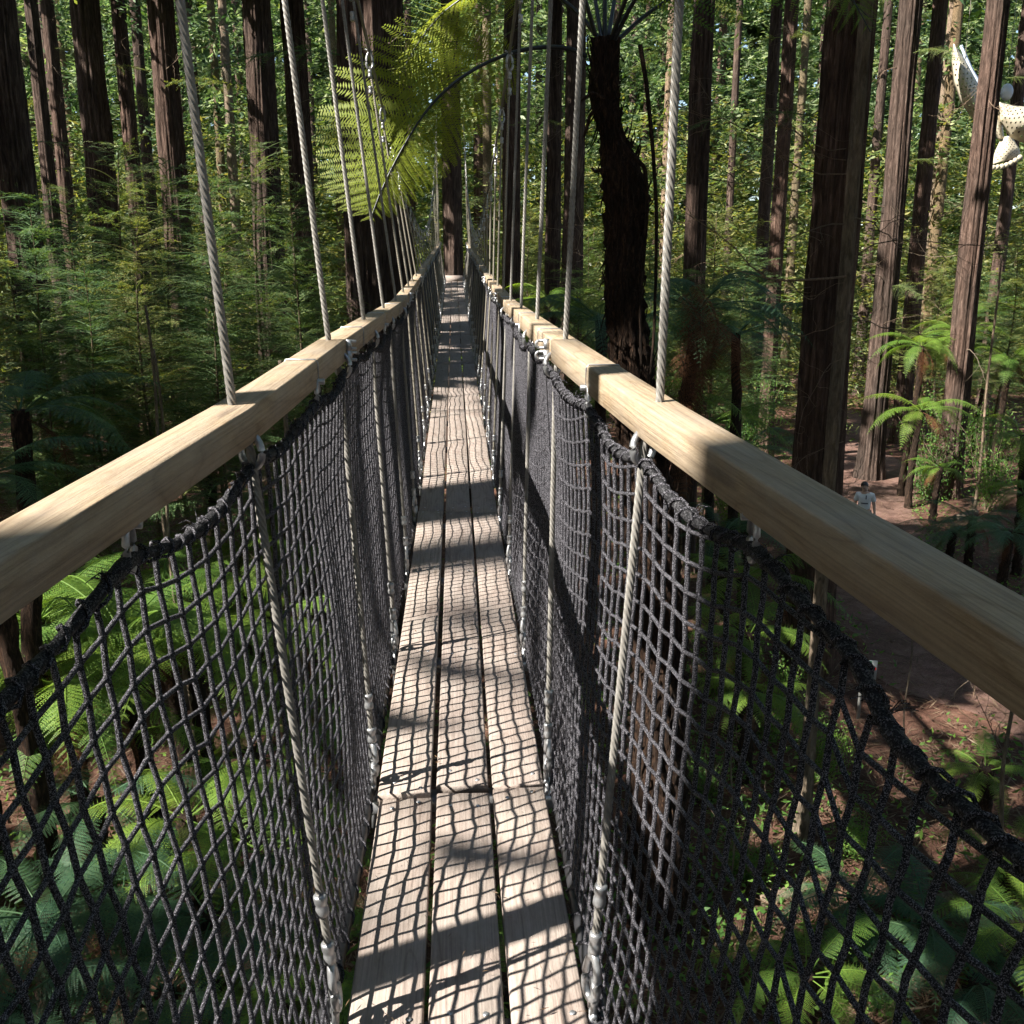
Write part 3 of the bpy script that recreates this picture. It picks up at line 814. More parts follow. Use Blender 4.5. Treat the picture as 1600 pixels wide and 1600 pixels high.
def make_frond_mesh(seed, L=2.3, mat=None, K=14, n_pin=26):
    r = random.Random(seed)
    P = arch(L, L * r.uniform(0.38, 0.62), L * r.uniform(0.55, 0.95), side=r.uniform(-0.2, 0.2))
    mb = MB()
    for V, F in frond(P, (0, 0, 1), 0.40 * L / 2.3 * r.uniform(0.9, 1.1), n_pin, K, 0.060 * L / 2.3, r.uniform(0.15, 0.35), seed): mb.add(V, F)
    mb.add(*tubes(P, np.linspace(0.016, 0.003, len(P))[None], 5))
    return mb.mesh("frond", mat)
FRONDS = {m.name: [make_frond_mesh(10 + i, mat=m) for i in range(3)] for m in (M_fern, M_fern_blue, M_skirt)}

def fern_trunk_mesh(h, r0, seed, n=14, rings=26, mat=M_fernbark):
    rr = np.random.default_rng(seed)
    z = np.linspace(-0.2, h, rings)
    a = np.linspace(0, 2 * PI, n, endpoint=False)
    R = r0 * (1.15 - 0.25 * z / h)[:, None] * (1 + 0.16 * rr.normal(size=(rings, n)))
    cx = 0.12 * np.sin(z * 0.7 + seed); cy = 0.1 * np.cos(z * 0.6 + seed) - 0.1
    cx -= cx[-1]; cy -= cy[-1]
    V = np.stack([cx[:, None] + R * np.cos(a), cy[:, None] + R * np.sin(a), np.broadcast_to(z[:, None], R.shape)], -1).reshape(-1, 3)
    i = np.arange(rings * n).reshape(rings, n)
    F = np.stack([i[:-1], np.roll(i[:-1], -1, 1), np.roll(i[1:], -1, 1), i[1:]], -1).reshape(-1, 4)
    cap = np.array([[i[-1, 0], i[-1, k], i[-1, k + 1]] for k in range(1, n - 1)])
    return mesh_from("trunk", V, [F, cap], mat, True)
FERN_TRUNKS = {}
def tree_fern(P, trunk_h, size, nfr, matl, seed, label, group, name="tree_fern", cat="fern"):
    r = random.Random(seed)
    o = tag(empty(name, P, r.random() * 6.28), label, cat, group)
    key = round(trunk_h * 2) / 2
    if key > 0.4:
        if key not in FERN_TRUNKS: FERN_TRUNKS[key] = fern_trunk_mesh(key, 0.10, int(key * 10))
        link("trunk", FERN_TRUNKS[key], o, scale=(1, 1, trunk_h / key))
    for k in range(nfr):
        az = 2 * PI * k / nfr * 1.0 + r.uniform(-0.25, 0.25)
        ring = k % 3
        link("frond", FRONDS[matl.name][k % 3], o, (0.03 * math.cos(az), 0.03 * math.sin(az), trunk_h - 0.03),
             (r.uniform(-0.15, 0.15), (-0.22, 0.02, 0.20)[ring] + r.uniform(-0.1, 0.1), az), size * (1.0, 0.92, 0.84)[ring] * r.uniform(0.85, 1.12))
    for k in range(2 if trunk_h > 0.8 else 1):
        az = r.uniform(0, 6.28)
        link("dead_frond", FRONDS[M_skirt.name][k], o, (0.03 * math.cos(az), 0.03 * math.sin(az), trunk_h - 0.08), (r.uniform(-0.2, 0.2), 0.75 + r.uniform(-0.2, 0.3), az), size * r.uniform(0.5, 0.75))
    return o

def bough_arrays(L, seed, leaf=0.045, leaf_w=0.011, twig_gap=0.055, leaf_gap=0.024, dens=1.0, droop=0.35, flat=0.25):
    """a feathery conifer bough along +X"""
    r = np.random.default_rng(seed)
    n = 12
    t = np.linspace(0, 1, n)
    P = np.stack([L * t, 0.10 * L * np.sin(2.5 * t + r.random() * 3) * t, 0.18 * L * t - droop * L * t ** 2], 1)
    nt = max(6, int(L / twig_gap))
    tt = 0.10 + 0.9 * (np.arange(nt) + r.random(nt) * 0.6) / nt
    tp = np.stack([np.interp(tt, t, P[:, k]) for k in range(3)], 1)
    T = nrm(np.gradient(P, axis=0)); T = nrm(np.stack([np.interp(tt, t, T[:, k]) for k in range(3)], 1))
    out = [tubes(P, np.linspace(0.010, 0.002, n)[None], 4)]
    S = nrm(np.cross(T, np.array([[0, 0, 1.0]]))); U = np.cross(S, T)
    B_, D_, N_, L_ = [], [], [], []
    for sd in (-1, 1):
        keep = r.random(nt) < dens
        tl = L * 0.26 * (1 - 0.75 * tt) * (0.6 + 0.7 * r.random(nt)) + 0.05
        D = nrm(S * sd + T * (0.55 + 0.3 * r.random(nt))[:, None] + U * (flat * r.normal(size=nt))[:, None] - np.array([[0, 0, 0.18]]))
        m = int(np.ceil(tl.max() / leaf_gap))
        kk = (np.arange(m) + 0.5) * leaf_gap
        Q = tp[:, None, :] + D[:, None, :] * kk[None, :, None] - np.array([0, 0, 1.0]) * (0.5 * kk ** 2)[None, :, None]
        ok = (kk[None] < tl[:, None]) & keep[:, None]
        side = nrm(np.cross(D, U + 0.25 * r.normal(size=U.shape)))
        for q in (-1, 1):
            dd = nrm(side[:, None, :] * q + D[:, None, :] * 0.75 + 0.18 * r.normal(size=Q.shape))
            nn = nrm(np.cross(dd, np.broadcast_to(U[:, None, :], dd.shape) + 0.3 * r.normal(size=dd.shape)))
            B_.append(Q[ok]); D_.append(dd[ok]); N_.append(nn[ok])
            L_.append((leaf * (0.6 + 0.6 * r.random(Q.shape[:2])) * np.clip(1.2 - kk[None] / (tl[:, None] + 0.02), 0.35, 1))[ok])
        a, b = tp[keep], (tp + D * tl[:, None])[keep]
        out.append(tubes(np.stack([a, (a + b) / 2 + [0, 0, 0.01], b], 1), 0.0022, 3))
    B_, D_, N_, L_ = map(np.concatenate, (B_, D_, N_, L_))
    out.append(leaf_quads(B_, D_, N_, L_, leaf_w, 0.1))
    return out
BOUGHS = {}
for m in (M_needle, M_needle_pale, M_dry):
    BOUGHS[m.name] = []
    for i in range(3):
        mb = MB()
        for V, F in bough_arrays(2.0, 50 + i, 0.06, 0.015, 0.075, 0.034, 0.8 if m is not M_dry else 0.35): mb.add(V, F)
        BOUGHS[m.name].append(mb.mesh("bough", m))

def transform(V, az, el, roll, P, sc=1.0):
    Mx = np.array(Matrix.Rotation(az, 3, 'Z') @ Matrix.Rotation(-el, 3, 'Y') @ Matrix.Rotation(roll, 3, 'X'))
    return (V * sc) @ Mx.T + P

def make_sapling(seed, H=8.0, mat=M_needle):
    """young conifer: slender stem and tiers of feathery boughs. Returns trunk mesh, crown mesh"""
    r = np.random.default_rng(seed)
    z = np.linspace(-0.2, H, 22)
    cx = 0.10 * np.sin(z * 0.8 + seed); cy = 0.10 * np.cos(z * 0.6 + seed)
    P = np.stack([cx, cy, z], 1)
    tr = MB().add(*tubes(P, (0.055 * (1 - z / H * 0.88))[None], 8)).mesh("trunk", M_bark_moss, True)
    mb = MB()
    nb = 70
    for k in range(nb):
        h = 0.40 + 0.60 * (k + r.random()) / nb
        zz = h * H
        L = (0.5 + 1.5 * (1 - h) ** 0.7) * (0.75 + 0.5 * r.random())
        base = np.array([np.interp(zz, z, cx), np.interp(zz, z, cy), zz])
        for V, F in bough_arrays(L, seed * 100 + k, 0.055, 0.014, 0.062, 0.027, 0.85, droop=0.25 + 0.2 * r.random()):
            mb.add(transform(V, r.random() * 6.283, 0.15 + 0.5 * h * r.random(), r.normal() * 0.15, base), F)
    return tr, mb.mesh("crown", mat)
SAPS = [make_sapling(1, 8.0, M_needle), make_sapling(2, 8.0, M_needle), make_sapling(3, 8.0, M_needle_pale)]

def make_twigs(seed, L=1.6, n_sub=6, r0=0.012):
    """a bare crooked branch along +X"""
    r = np.random.default_rng(seed)
    mb = MB()
    def limb(p, d, L, rad, depth):
        n = 9
        pts = [p]
        for i in range(n):
            d = nrm(d + r.normal(size=3) * 0.22 - np.array([0, 0, 0.03]))
            p = p + d * L / n; pts.append(p)
        pts = np.array(pts)
        mb.add(*tubes(pts, np.linspace(rad, rad * 0.25, n + 1)[None], 5 if depth == 0 else 4))
        if depth < 2:
            for _ in range(n_sub if depth == 0 else 2):
                i = r.integers(2, n)
                dd = nrm(nrm(pts[i] - pts[i - 1]) + r.normal(size=3) * 0.8)
                limb(pts[i], dd, L * r.uniform(0.2, 0.5), rad * 0.5, depth + 1)
    limb(np.zeros(3), np.array([1.0, 0, 0.05]), L, r0, 0)
    return mb.mesh("dead_branch", M_twig, True)
TWIGS = [make_twigs(i, 1.8, 6) for i in range(5)]
THINTWIGS = [make_twigs(30 + i, 2.4, 9, 0.009) for i in range(3)]

def make_shrub(seed, H=1.6, R=1.0, mat=M_broad, nleaf=2600, leaf=0.075):
    r = np.random.default_rng(seed)
    mb = MB(); tips = []
    st = MB()
    for k in range(26):
        a = r.random() * 6.283; rad = R * (0.3 + 0.7 * r.random()); h = H * (0.45 + 0.55 * r.random())
        t = np.linspace(0, 1, 8)
        P = np.stack([rad * t ** 1.4 * math.cos(a), rad * t ** 1.4 * math.sin(a), h * t - 0.1], 1) + r.normal(size=(8, 3)) * 0.02
        st.add(*tubes(P, np.linspace(0.012, 0.003, 8)[None], 4)); tips.append(P)
    C = np.concatenate([p[2:] for p in tips])
    i = r.integers(0, len(C), nleaf)
    B = C[i] + r.normal(size=(nleaf, 3)) * np.array([0.12, 0.12, 0.10])
    D = nrm(r.normal(size=(nleaf, 3)) * [1, 1, 0.5] + [0, 0, -0.1])
    N = nrm(np.cross(D, r.normal(size=(nleaf, 3)) * 0.5 + [0, 0, 1]))
    V, F = leaf_quads(B, D, N, leaf * (0.6 + 0.7 * r.random(nleaf)), leaf * 0.45, 0.15)
    mb.add(V, F)
    return st.mesh("stems", M_twig, True), mb.mesh("foliage", mat)
SHRUBS = [make_shrub(5), make_shrub(6, 1.3, 1.1, M_broad, 2400, 0.065), make_shrub(7, 2.2, 1.0, M_broad, 3200, 0.08)]

# ------------------------------------------------------------------ redwoods
def trunk_mesh(R, zb, ztop, n, rings, seed, mat, flare=0.35, taper=0.45, depth=1.0, lean=(0, 0)):
    r = np.random.default_rng(seed)
    z = zb - 0.4 + (ztop - zb + 0.4) * np.linspace(0, 1, rings) ** 1.15
    th = np.linspace(0, 2 * PI, n, endpoint=False)
    h = (z - zb)
    base = R * (1 + flare * np.exp(-np.clip(h, -0.4, 99) / 0.9)) * (1 - taper * np.clip(h, 0, 99) / 38)
    g = np.zeros((rings, n))
    for k, a in ((7, 0.05), (13, 0.055), (23, 0.06), (37, 0.045), (53, 0.03)):
        if k > n * 0.45: continue
        ph = r.random() * 6.28; dr = r.normal() * 0.10; wob = 0.8 * np.sin(h * (0.25 + 0.3 * r.random()) + r.random() * 6)
        g += a * (1 - 2 * np.abs(np.sin(0.5 * k * th[None] + ph + dr * h[:, None] + wob[:, None])))
    ns = r.normal(size=(rings, n))
    ker = np.array([0.1, 0.2, 0.4, 0.2, 0.1]); ns = np.apply_along_axis(lambda c: np.convolve(np.pad(c, 2, mode='edge'), ker, 'valid'), 0, ns)
    g = g + 0.02 * ns
    g += 0.06 * np.exp(-np.clip(h, 0, 99) / 1.2)[:, None] * np.sin(5 * th + seed)[None]
    rad = base[:, None] * (1 + depth * g)
    cx = lean[0] * h + 0.05 * R * np.sin(h * 0.3 + seed); cy = lean[1] * h
    V = np.stack([cx[:, None] + rad * np.cos(th), cy[:, None] + rad * np.sin(th), np.broadcast_to(z[:, None], rad.shape)], -1).reshape(-1, 3)
    i = np.arange(rings * n).reshape(rings, n)
    F = np.stack([i[:-1], np.roll(i[:-1], -1, 1), np.roll(i[1:], -1, 1), i[1:]], -1).reshape(-1, 4)
    return mesh_from("trunk", V, F, mat, True)

def crown_cards(x, y, z0, z1, n_bough, seed, Lb=(1.6, 3.6), cut_gap=True):
    """boughs of foliage between z0 and z1 round the stem, thinned where the canopy has a gap"""
    r = np.random.default_rng(seed)
    h = r.random(n_bough)
    zz = z0 + (z1 - z0) * h
    L = (Lb[0] + (Lb[1] - Lb[0]) * (1 - h) ** 0.8) * (0.7 + 0.6 * r.random(n_bough))
    a = r.random(n_bough) * 6.283
    dr = 0.25 + 0.3 * r.random(n_bough)
    k = 15
    t = 0.2 + 0.85 * r.random((n_bough, k))
    C = np.stack([x + np.cos(a)[:, None] * L[:, None] * t, y + np.sin(a)[:, None] * L[:, None] * t, zz[:, None] + 0.15 * L[:, None] * t - dr[:, None] * L[:, None] * t ** 2], -1)
    C = C + r.normal(size=C.shape) * np.array([0.28, 0.28, 0.10]) * (1.2 - 0.6 * t)[..., None]
    D = np.stack([np.cos(a), np.sin(a), -dr * 1.2], -1)[:, None, :] + r.normal(size=C.shape) * [0.7, 0.7, 0.25]
    C = C.reshape(-1, 3); D = nrm(D.reshape(-1, 3))
    px, py, d = project(C)
    inframe = (d > 0) & (px > -60) & (px < 1660) & (py > -60) & (py < 1660)
    keep = ~(inframe & (d < 22))
    if cut_gap: keep &= ~in_gap(C)
    C, D, d, inframe = C[keep], D[keep], d[keep], inframe[keep]
    size = np.where(inframe, np.clip(d * 0.0085, 0.16, 0.55), 0.86) * (0.6 + 0.7 * r.random(len(C)))
    # cards seen in the picture are finer, so there are more of them
    rep = np.where(inframe, 3, 1)
    C = np.repeat(C, rep, 0); D = nrm(np.repeat(D, rep, 0) + r.normal(size=(rep.sum(), 3)) * 0.25); size = np.repeat(size, rep)
    inf = np.repeat(inframe, rep)
    C = C + r.normal(size=C.shape) * np.where(inf, 0.16, 0.0)[:, None]
    N = nrm(np.cross(D, r.normal(size=C.shape) * 0.55 + [0, 0, 1]))
    return leaf_quads(C, D, N, size, size * np.where(inf, 0.36, 0.50), 0.15)

TREES = []
def redwood(px, py, w, d, label, mat=None, cat="tree", group="redwood trunks standing around the bridge", seed=0, detail=None, crown=(9, 26, 36), branches=9, boughs=5, P=None, R=None, name="redwood_tree", bzone=None, lean=(0, 0), flare=0.35):
    if P is None: P = at_depth(px, py, d)
    x, y = float(P[0]), float(P[1])
    R = R or 0.5 * w * d / FPX
    zb = float(ground_z(x, y))
    o = tag(empty(name, (x, y, zb)), label, cat, group)
    pxw = 2 * R * FPX / max(d, 1)
    n = 132 if pxw > 70 else (84 if pxw > 38 else (52 if pxw > 22 else 28))
    rings = 110 if pxw > 70 else (70 if pxw > 38 else (54 if pxw > 22 else 26))
    if not px: n, rings = 18, 22                           # stands outside the picture
    top = max(crown[1] if crown else 14, 8 + 0.32 * d)
    link("trunk", trunk_mesh(R, 0, top - zb, n, rings, seed, mat or M_bark, lean=lean, flare=flare), o)
    if crown and 10 < d < 45 and px: crown = (max(crown[0], 1.7 + 0.285 * d), 30, 80)
    if crown:
        V, F = crown_cards(x, y, crown[0], crown[1], crown[2], seed + 500, crown[3] if len(crown) > 3 else (1.6, 3.6))
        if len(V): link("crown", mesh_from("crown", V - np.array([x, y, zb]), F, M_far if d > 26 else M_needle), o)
    r = random.Random(seed * 7 + 1)
    zlo, zhi = bzone or (GZ + 4.0, min(1.7 + 0.27 * d, top))
    for k in range(branches):
        z = r.uniform(zlo, zhi); az = r.uniform(0, 6.28)
        link("dead_branch", r.choice(TWIGS), o, (R * 0.8 * math.cos(az), R * 0.8 * math.sin(az), z - zb), (r.uniform(-3, 3), r.uniform(-0.35, 0.25), az), r.uniform(0.5, 1.25))
    for k in range(boughs):
        z = r.uniform(zlo + 1, zhi + 2); az = r.uniform(0, 6.28)
        C = np.array([[x + math.cos(az), y + math.sin(az), z]])
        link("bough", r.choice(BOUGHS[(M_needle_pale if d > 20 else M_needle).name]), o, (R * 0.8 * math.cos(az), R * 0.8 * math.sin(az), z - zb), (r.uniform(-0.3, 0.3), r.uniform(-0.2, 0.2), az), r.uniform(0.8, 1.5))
    TREES.append((x, y, R))
    return o
# ---- the trunks one can pick out in the photograph (pixel place, width, distance)
redwood(30, 300, 56, 24, "broad redwood trunk cut by the left edge above the sunlit ferns", seed=1, branches=6)
redwood(63, 150, 25, 38, "slim dark redwood second from the left edge", seed=2)
redwood(88, 150, 24, 44, "thin redwood partly hidden behind the slim trunk near the left edge", seed=3)
redwood(143, 130, 50, 33, "thick dark redwood rising left of the nearest left hanger cable", seed=4)
redwood(196, 130, 27, 40, "straight dark redwood between two thicker trunks at upper left", seed=5)
redwood(221, 130, 20, 50, "thin distant redwood just left of the nearest left hanger cable", seed=6)
redwood(264, 170, 46, 32, "redwood with sunlit patches directly behind the nearest left hanger cable", seed=7)
redwood(338, 150, 16, 60, "thin mossy distant trunk left of the pale sunlit one", M_bark_moss, seed=8)
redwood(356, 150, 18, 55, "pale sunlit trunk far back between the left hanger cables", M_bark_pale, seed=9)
redwood(406, 130, 52, 32, "thick redwood just left of the second left hanger cable", seed=10)
redwood(463, 130, 42, 34, "dark shaded redwood just right of the second left hanger cable", seed=11)
redwood(580, 130, 116, 17.4, "very thick furrowed redwood standing close to the left side of the bridge", seed=12, crown=(10, 26, 40), branches=3, boughs=1, bzone=(4.5, 6))
end_tree = redwood(707, 300, 34, 34.6, "straight redwood at the far end of the bridge behind the landing", seed=13, branches=2, boughs=1)
redwood(761, 180, 17, 52, "thin grey trunk just right of the far end tree", M_bark_moss, seed=14)
redwood(800, 210, 32, 38, "redwood right of the bridge end behind the hanging thimbles", seed=15)
redwood(866, 150, 27, 39, "sun-striped redwood between the right hanger cables", seed=16)
redwood(897, 240, 36, 37, "dark redwood directly left of the tree fern trunk", seed=17, boughs=2)
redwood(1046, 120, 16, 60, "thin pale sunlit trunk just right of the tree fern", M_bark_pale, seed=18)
redwood(1096, 130, 38, 22, "dark straight redwood just right of the nearest right hanger cable", seed=19)
redwood(1203, 190, 22, 42, "left stem of the close pair of redwoods right of the bridge", seed=20)
redwood(1226, 190, 25, 38, "right stem of the close pair of redwoods right of the bridge", seed=21)
redwood(1320, 150, 82, 15.6, "big furrowed redwood right of the bridge behind a slender pale stem", seed=22, crown=(10, 26, 40), branches=7, boughs=1, bzone=(-2.5, 4.5))
redwood(1331, 300, 21, 10.6, "slender pale stem standing in front of the big right redwood", M_bark_pale, seed=23, crown=None, branches=0, boughs=0, R=0.078, name="slender_tree", flare=0.6)
redwood(1408, 180, 40, 34, "dark redwood between the big right redwood and the dappled one", seed=24)
redwood(1458, 130, 28, 42, "dappled redwood left of the spotted lantern", seed=25, boughs=2)
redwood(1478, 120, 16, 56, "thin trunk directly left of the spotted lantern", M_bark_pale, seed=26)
redwood(1544, 150, 40, 31, "sunlit reddish redwood near the right edge in front of the lantern", seed=27, boughs=1)
redwood(1570, 330, 22, 43, "thin dark trunk just right of the sunlit reddish redwood", seed=28)
# long bare branches on the slender stem and the big redwood at right
slender = bpy.data.objects["slender_tree"]
for k, (px, py, az, el, sc) in enumerate([(1322, 232, 3.0, -0.02, 0.85), (1322, 250, 3.3, 0.03, 0.7), (1322, 272, 3.05, 0.05, 1.25), (1322, 432, 3.25, 0.0, 1.5), (1322, 350, 2.9, -0.12, 0.9), (1340, 224, 0.1, 0.02, 0.5),
                                           (1328, 340, 0.3, -0.3, 1.0), (1320, 500, 2.6, 0.1, 0.7), (1318, 560, 3.6, 0.3, 0.8), (1318, 690, 2.9, 0.35, 0.7), (1335, 400, -0.4, -0.5, 1.1)]):
    P = at_depth(px, py, 10.6)
    link("dead_branch", (THINTWIGS + TWIGS)[k % 8], slender, P - np.array(slender.location), (k * 1.3, el, az), sc * 0.8)
# far trunks that fill the gaps of the forest
FARN = []
rr = random.Random(5)
tries = 0
words = ["thin", "narrow", "slim", "dark", "grey", "straight", "faint", "shadowy", "slight", "lean"]
far_spots = []
while len(far_spots) < 46 and tries < 900:
    tries += 1
    px = rr.uniform(-40, 1640); d = rr.uniform(52, 92)
    if any(abs(px - q[0]) < 20 for q in far_spots) or 660 < px < 745: continue
    far_spots.append((px, d))
far_spots.sort()
NEARBY = [(-99, "the left edge"), (30, "the trunk at the left edge"), (143, "the thick dark redwood at upper left"), (264, "the redwood behind the nearest left cable"), (406, "the thick redwood by the second left cable"), (580, "the very thick redwood beside the bridge"), (707, "the far end tree"), (866, "the sun-striped redwood"), (965, "the tree fern trunk"), (1096, "the dark straight redwood right of the tree fern"), (1226, "the close pair of redwoods"), (1320, "the big right redwood"), (1458, "the dappled redwood"), (1544, "the sunlit reddish redwood")]
count = {}
ORD = ["first", "second", "third", "fourth", "fifth", "sixth", "seventh", "eighth", "ninth", "tenth", "eleventh", "twelfth", "thirteenth", "fourteenth", "fifteenth", "sixteenth"]
def right_of(px):
    return [nm for q, nm in NEARBY if q <= px][-1]
for k, (px, d) in enumerate(far_spots):
    nm = right_of(px); count[nm] = count.get(nm, 0) + 1
    redwood(px, 250, rr.uniform(11, 20), d, "%s far background trunk right of %s" % (ORD[count[nm] - 1], nm), rr.choice([M_bark, M_bark, M_bark_moss]), group="far background trunks", seed=100 + k, branches=0, boughs=0, crown=(8, 26, 26))

# ---- trees outside the picture on the sun side, whose crowns and trunks shade the place
def strip_tree(Yc, dist, D, label, seed, crown):
    P = np.array([0, Yc]) + dist * SUN_H / np.linalg.norm(SUN_H)
    redwood(0, 0, 0, 12, label, P=(P[0], P[1], 0), R=D / 2, seed=seed, crown=crown, branches=0, boughs=0, group="redwoods beside the camera on the sunny side")
strip_tree(2.17, 2.6, 0.15, "slender tree close beside the bridge, left of the camera", 300, None)
strip_tree(6.95, 14.0, 1.25, "thick redwood out of view to the left of the bridge", 301, (8.5, 28, 330, (3.0, 6.5)))
strip_tree(13.2, 12.0, 1.0, "unseen redwood added left of the tree fern to shade the big right trunk", 303, (7.5, 28, 300, (3.0, 6.5)))  # added out of view to shade the far deck and the big right redwood
strip_tree(18.0, 14.5, 1.0, "unseen redwood added left of the very thick one to shade the far deck", 304, (7.5, 28, 300, (3.0, 6.5)))  # second unseen tree, added so the far deck lies in shade
strip_tree(0.85, 10.0, 1.25, "thick redwood out of view behind the camera on the left", 302, (8.5, 28, 330, (3.0, 6.5)))
def blocks_gap(x, y, R):
    for i, (p, r) in enumerate(LIT):
        if i >= N_DECK and r < 0.78: continue
        v = np.array([x, y]) - p[:2]
        u = SUN_H / np.linalg.norm(SUN_H)
        t = v @ u
        if t > 0.3 and p[2] + t * math.tan(SUN_EL) < 27 and abs(v[0] * u[1] - v[1] * u[0]) < R + 0.5 * min(r, 1.2): return True
    return False
rr = random.Random(17)
n_off = 0; tries = 0
while n_off < 135 and tries < 20000:
    tries += 1
    x, y = rr.uniform(-75, 40), rr.uniform(-48, 75)
    P = np.array([x, y, 1.7]); px, py, d = project(P[None])
    if d[0] > 0 and -260 < px[0] < 1860: continue
    if abs(x) < 3 and y < 3: continue
    if any((x - a) ** 2 + (y - b) ** 2 < 4.6 ** 2 for a, b, c in TREES): continue
    R = rr.uniform(0.3, 0.6)
    if blocks_gap(x, y, R): continue
    n_off += 1
    u_ = SUN_H / np.linalg.norm(SUN_H); lat = (x * u_[1] - (y - 5.75) * u_[0]); along = x * u_[0] + (y - 5.75) * u_[1]
    cr = (rr.uniform(7, 11), rr.uniform(23, 30), 100)
    if -10 < lat < 26 and 0 < along < 48: cr = (8.0, 28, 260, (3.2, 7.0))
    redwood(0, 0, 0, 30, "redwood beyond the left of the picture shading the bridge" if x < 0 else "redwood beyond the right of the picture", P=P, R=R, seed=310 + n_off, crown=cr, branches=0, boughs=0, group="redwoods outside the picture on the left" if x < 0 else "redwoods outside the picture on the right")
print("off-frame trees", n_off)

# ------------------------------------------------------------------ far wood behind the trunks (one leafy mass)
def far_mass(name, n_bough, d0, d1, seed, zlo, zhi, per=26, scale=1.0, mat=M_far, label=None, pxr=(-250, 1850)):
    r = np.random.default_rng(seed)
    d = d0 + (d1 - d0) * r.random(n_bough) ** 0.8
    px = pxr[0] + (pxr[1] - pxr[0]) * r.random(n_bough)
    ang = np.arctan2(px - 800, FPX) + YAW
    hd = d / np.cos(ang - YAW)
    x = hd * np.sin(ang); y = hd * np.cos(ang)
    z = zlo + (zhi - zlo) * r.random(n_bough)
    a = r.random(n_bough) * 6.283; L = 1.0 + 2.2 * r.random(n_bough)
    dr = 0.2 + 0.3 * r.random(n_bough)
    t = r.random((n_bough, per))
    C = np.stack([x[:, None] + np.cos(a)[:, None] * L[:, None] * t, y[:, None] + np.sin(a)[:, None] * L[:, None] * t, z[:, None] - dr[:, None] * L[:, None] * t ** 2], -1)
    C = C + r.normal(size=C.shape) * np.array([0.30, 0.30, 0.11])
    D = nrm(np.stack([np.cos(a), np.sin(a), -dr], -1)[:, None, :] + r.normal(size=C.shape) * [0.7, 0.7, 0.3]).reshape(-1, 3)
    s = (np.repeat(d, per) * 0.0052 * (0.5 + 0.9 * r.random(n_bough * per))) * scale
    C = C.reshape(-1, 3)
    N = nrm(np.cross(D, r.normal(size=C.shape) * 0.6 + [0, 0, 1]))
    V, F = leaf_quads(C, D, N, s * 1.15, s * 0.30, 0.15)
    o = link(name, mesh_from(name, V, F, mat))
    tag(o, label, "foliage", kind="stuff")
far_mass("far_canopy_wall", 4800, 104, 135, 74, -6, 46, 24, 4.0, M_needle, "dark leafy wall of the woods farthest behind the trunks")
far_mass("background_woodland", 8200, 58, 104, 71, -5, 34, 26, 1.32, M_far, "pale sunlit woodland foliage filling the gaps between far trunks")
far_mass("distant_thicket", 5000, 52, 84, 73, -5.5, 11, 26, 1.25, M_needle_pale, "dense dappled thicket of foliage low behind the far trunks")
far_mass("understorey_foliage", 2100, 40, 62, 72, -5.5, 4.5, 26, 1.0, M_needle_pale, "loose green undergrowth in the middle distance behind the nearer trunks")

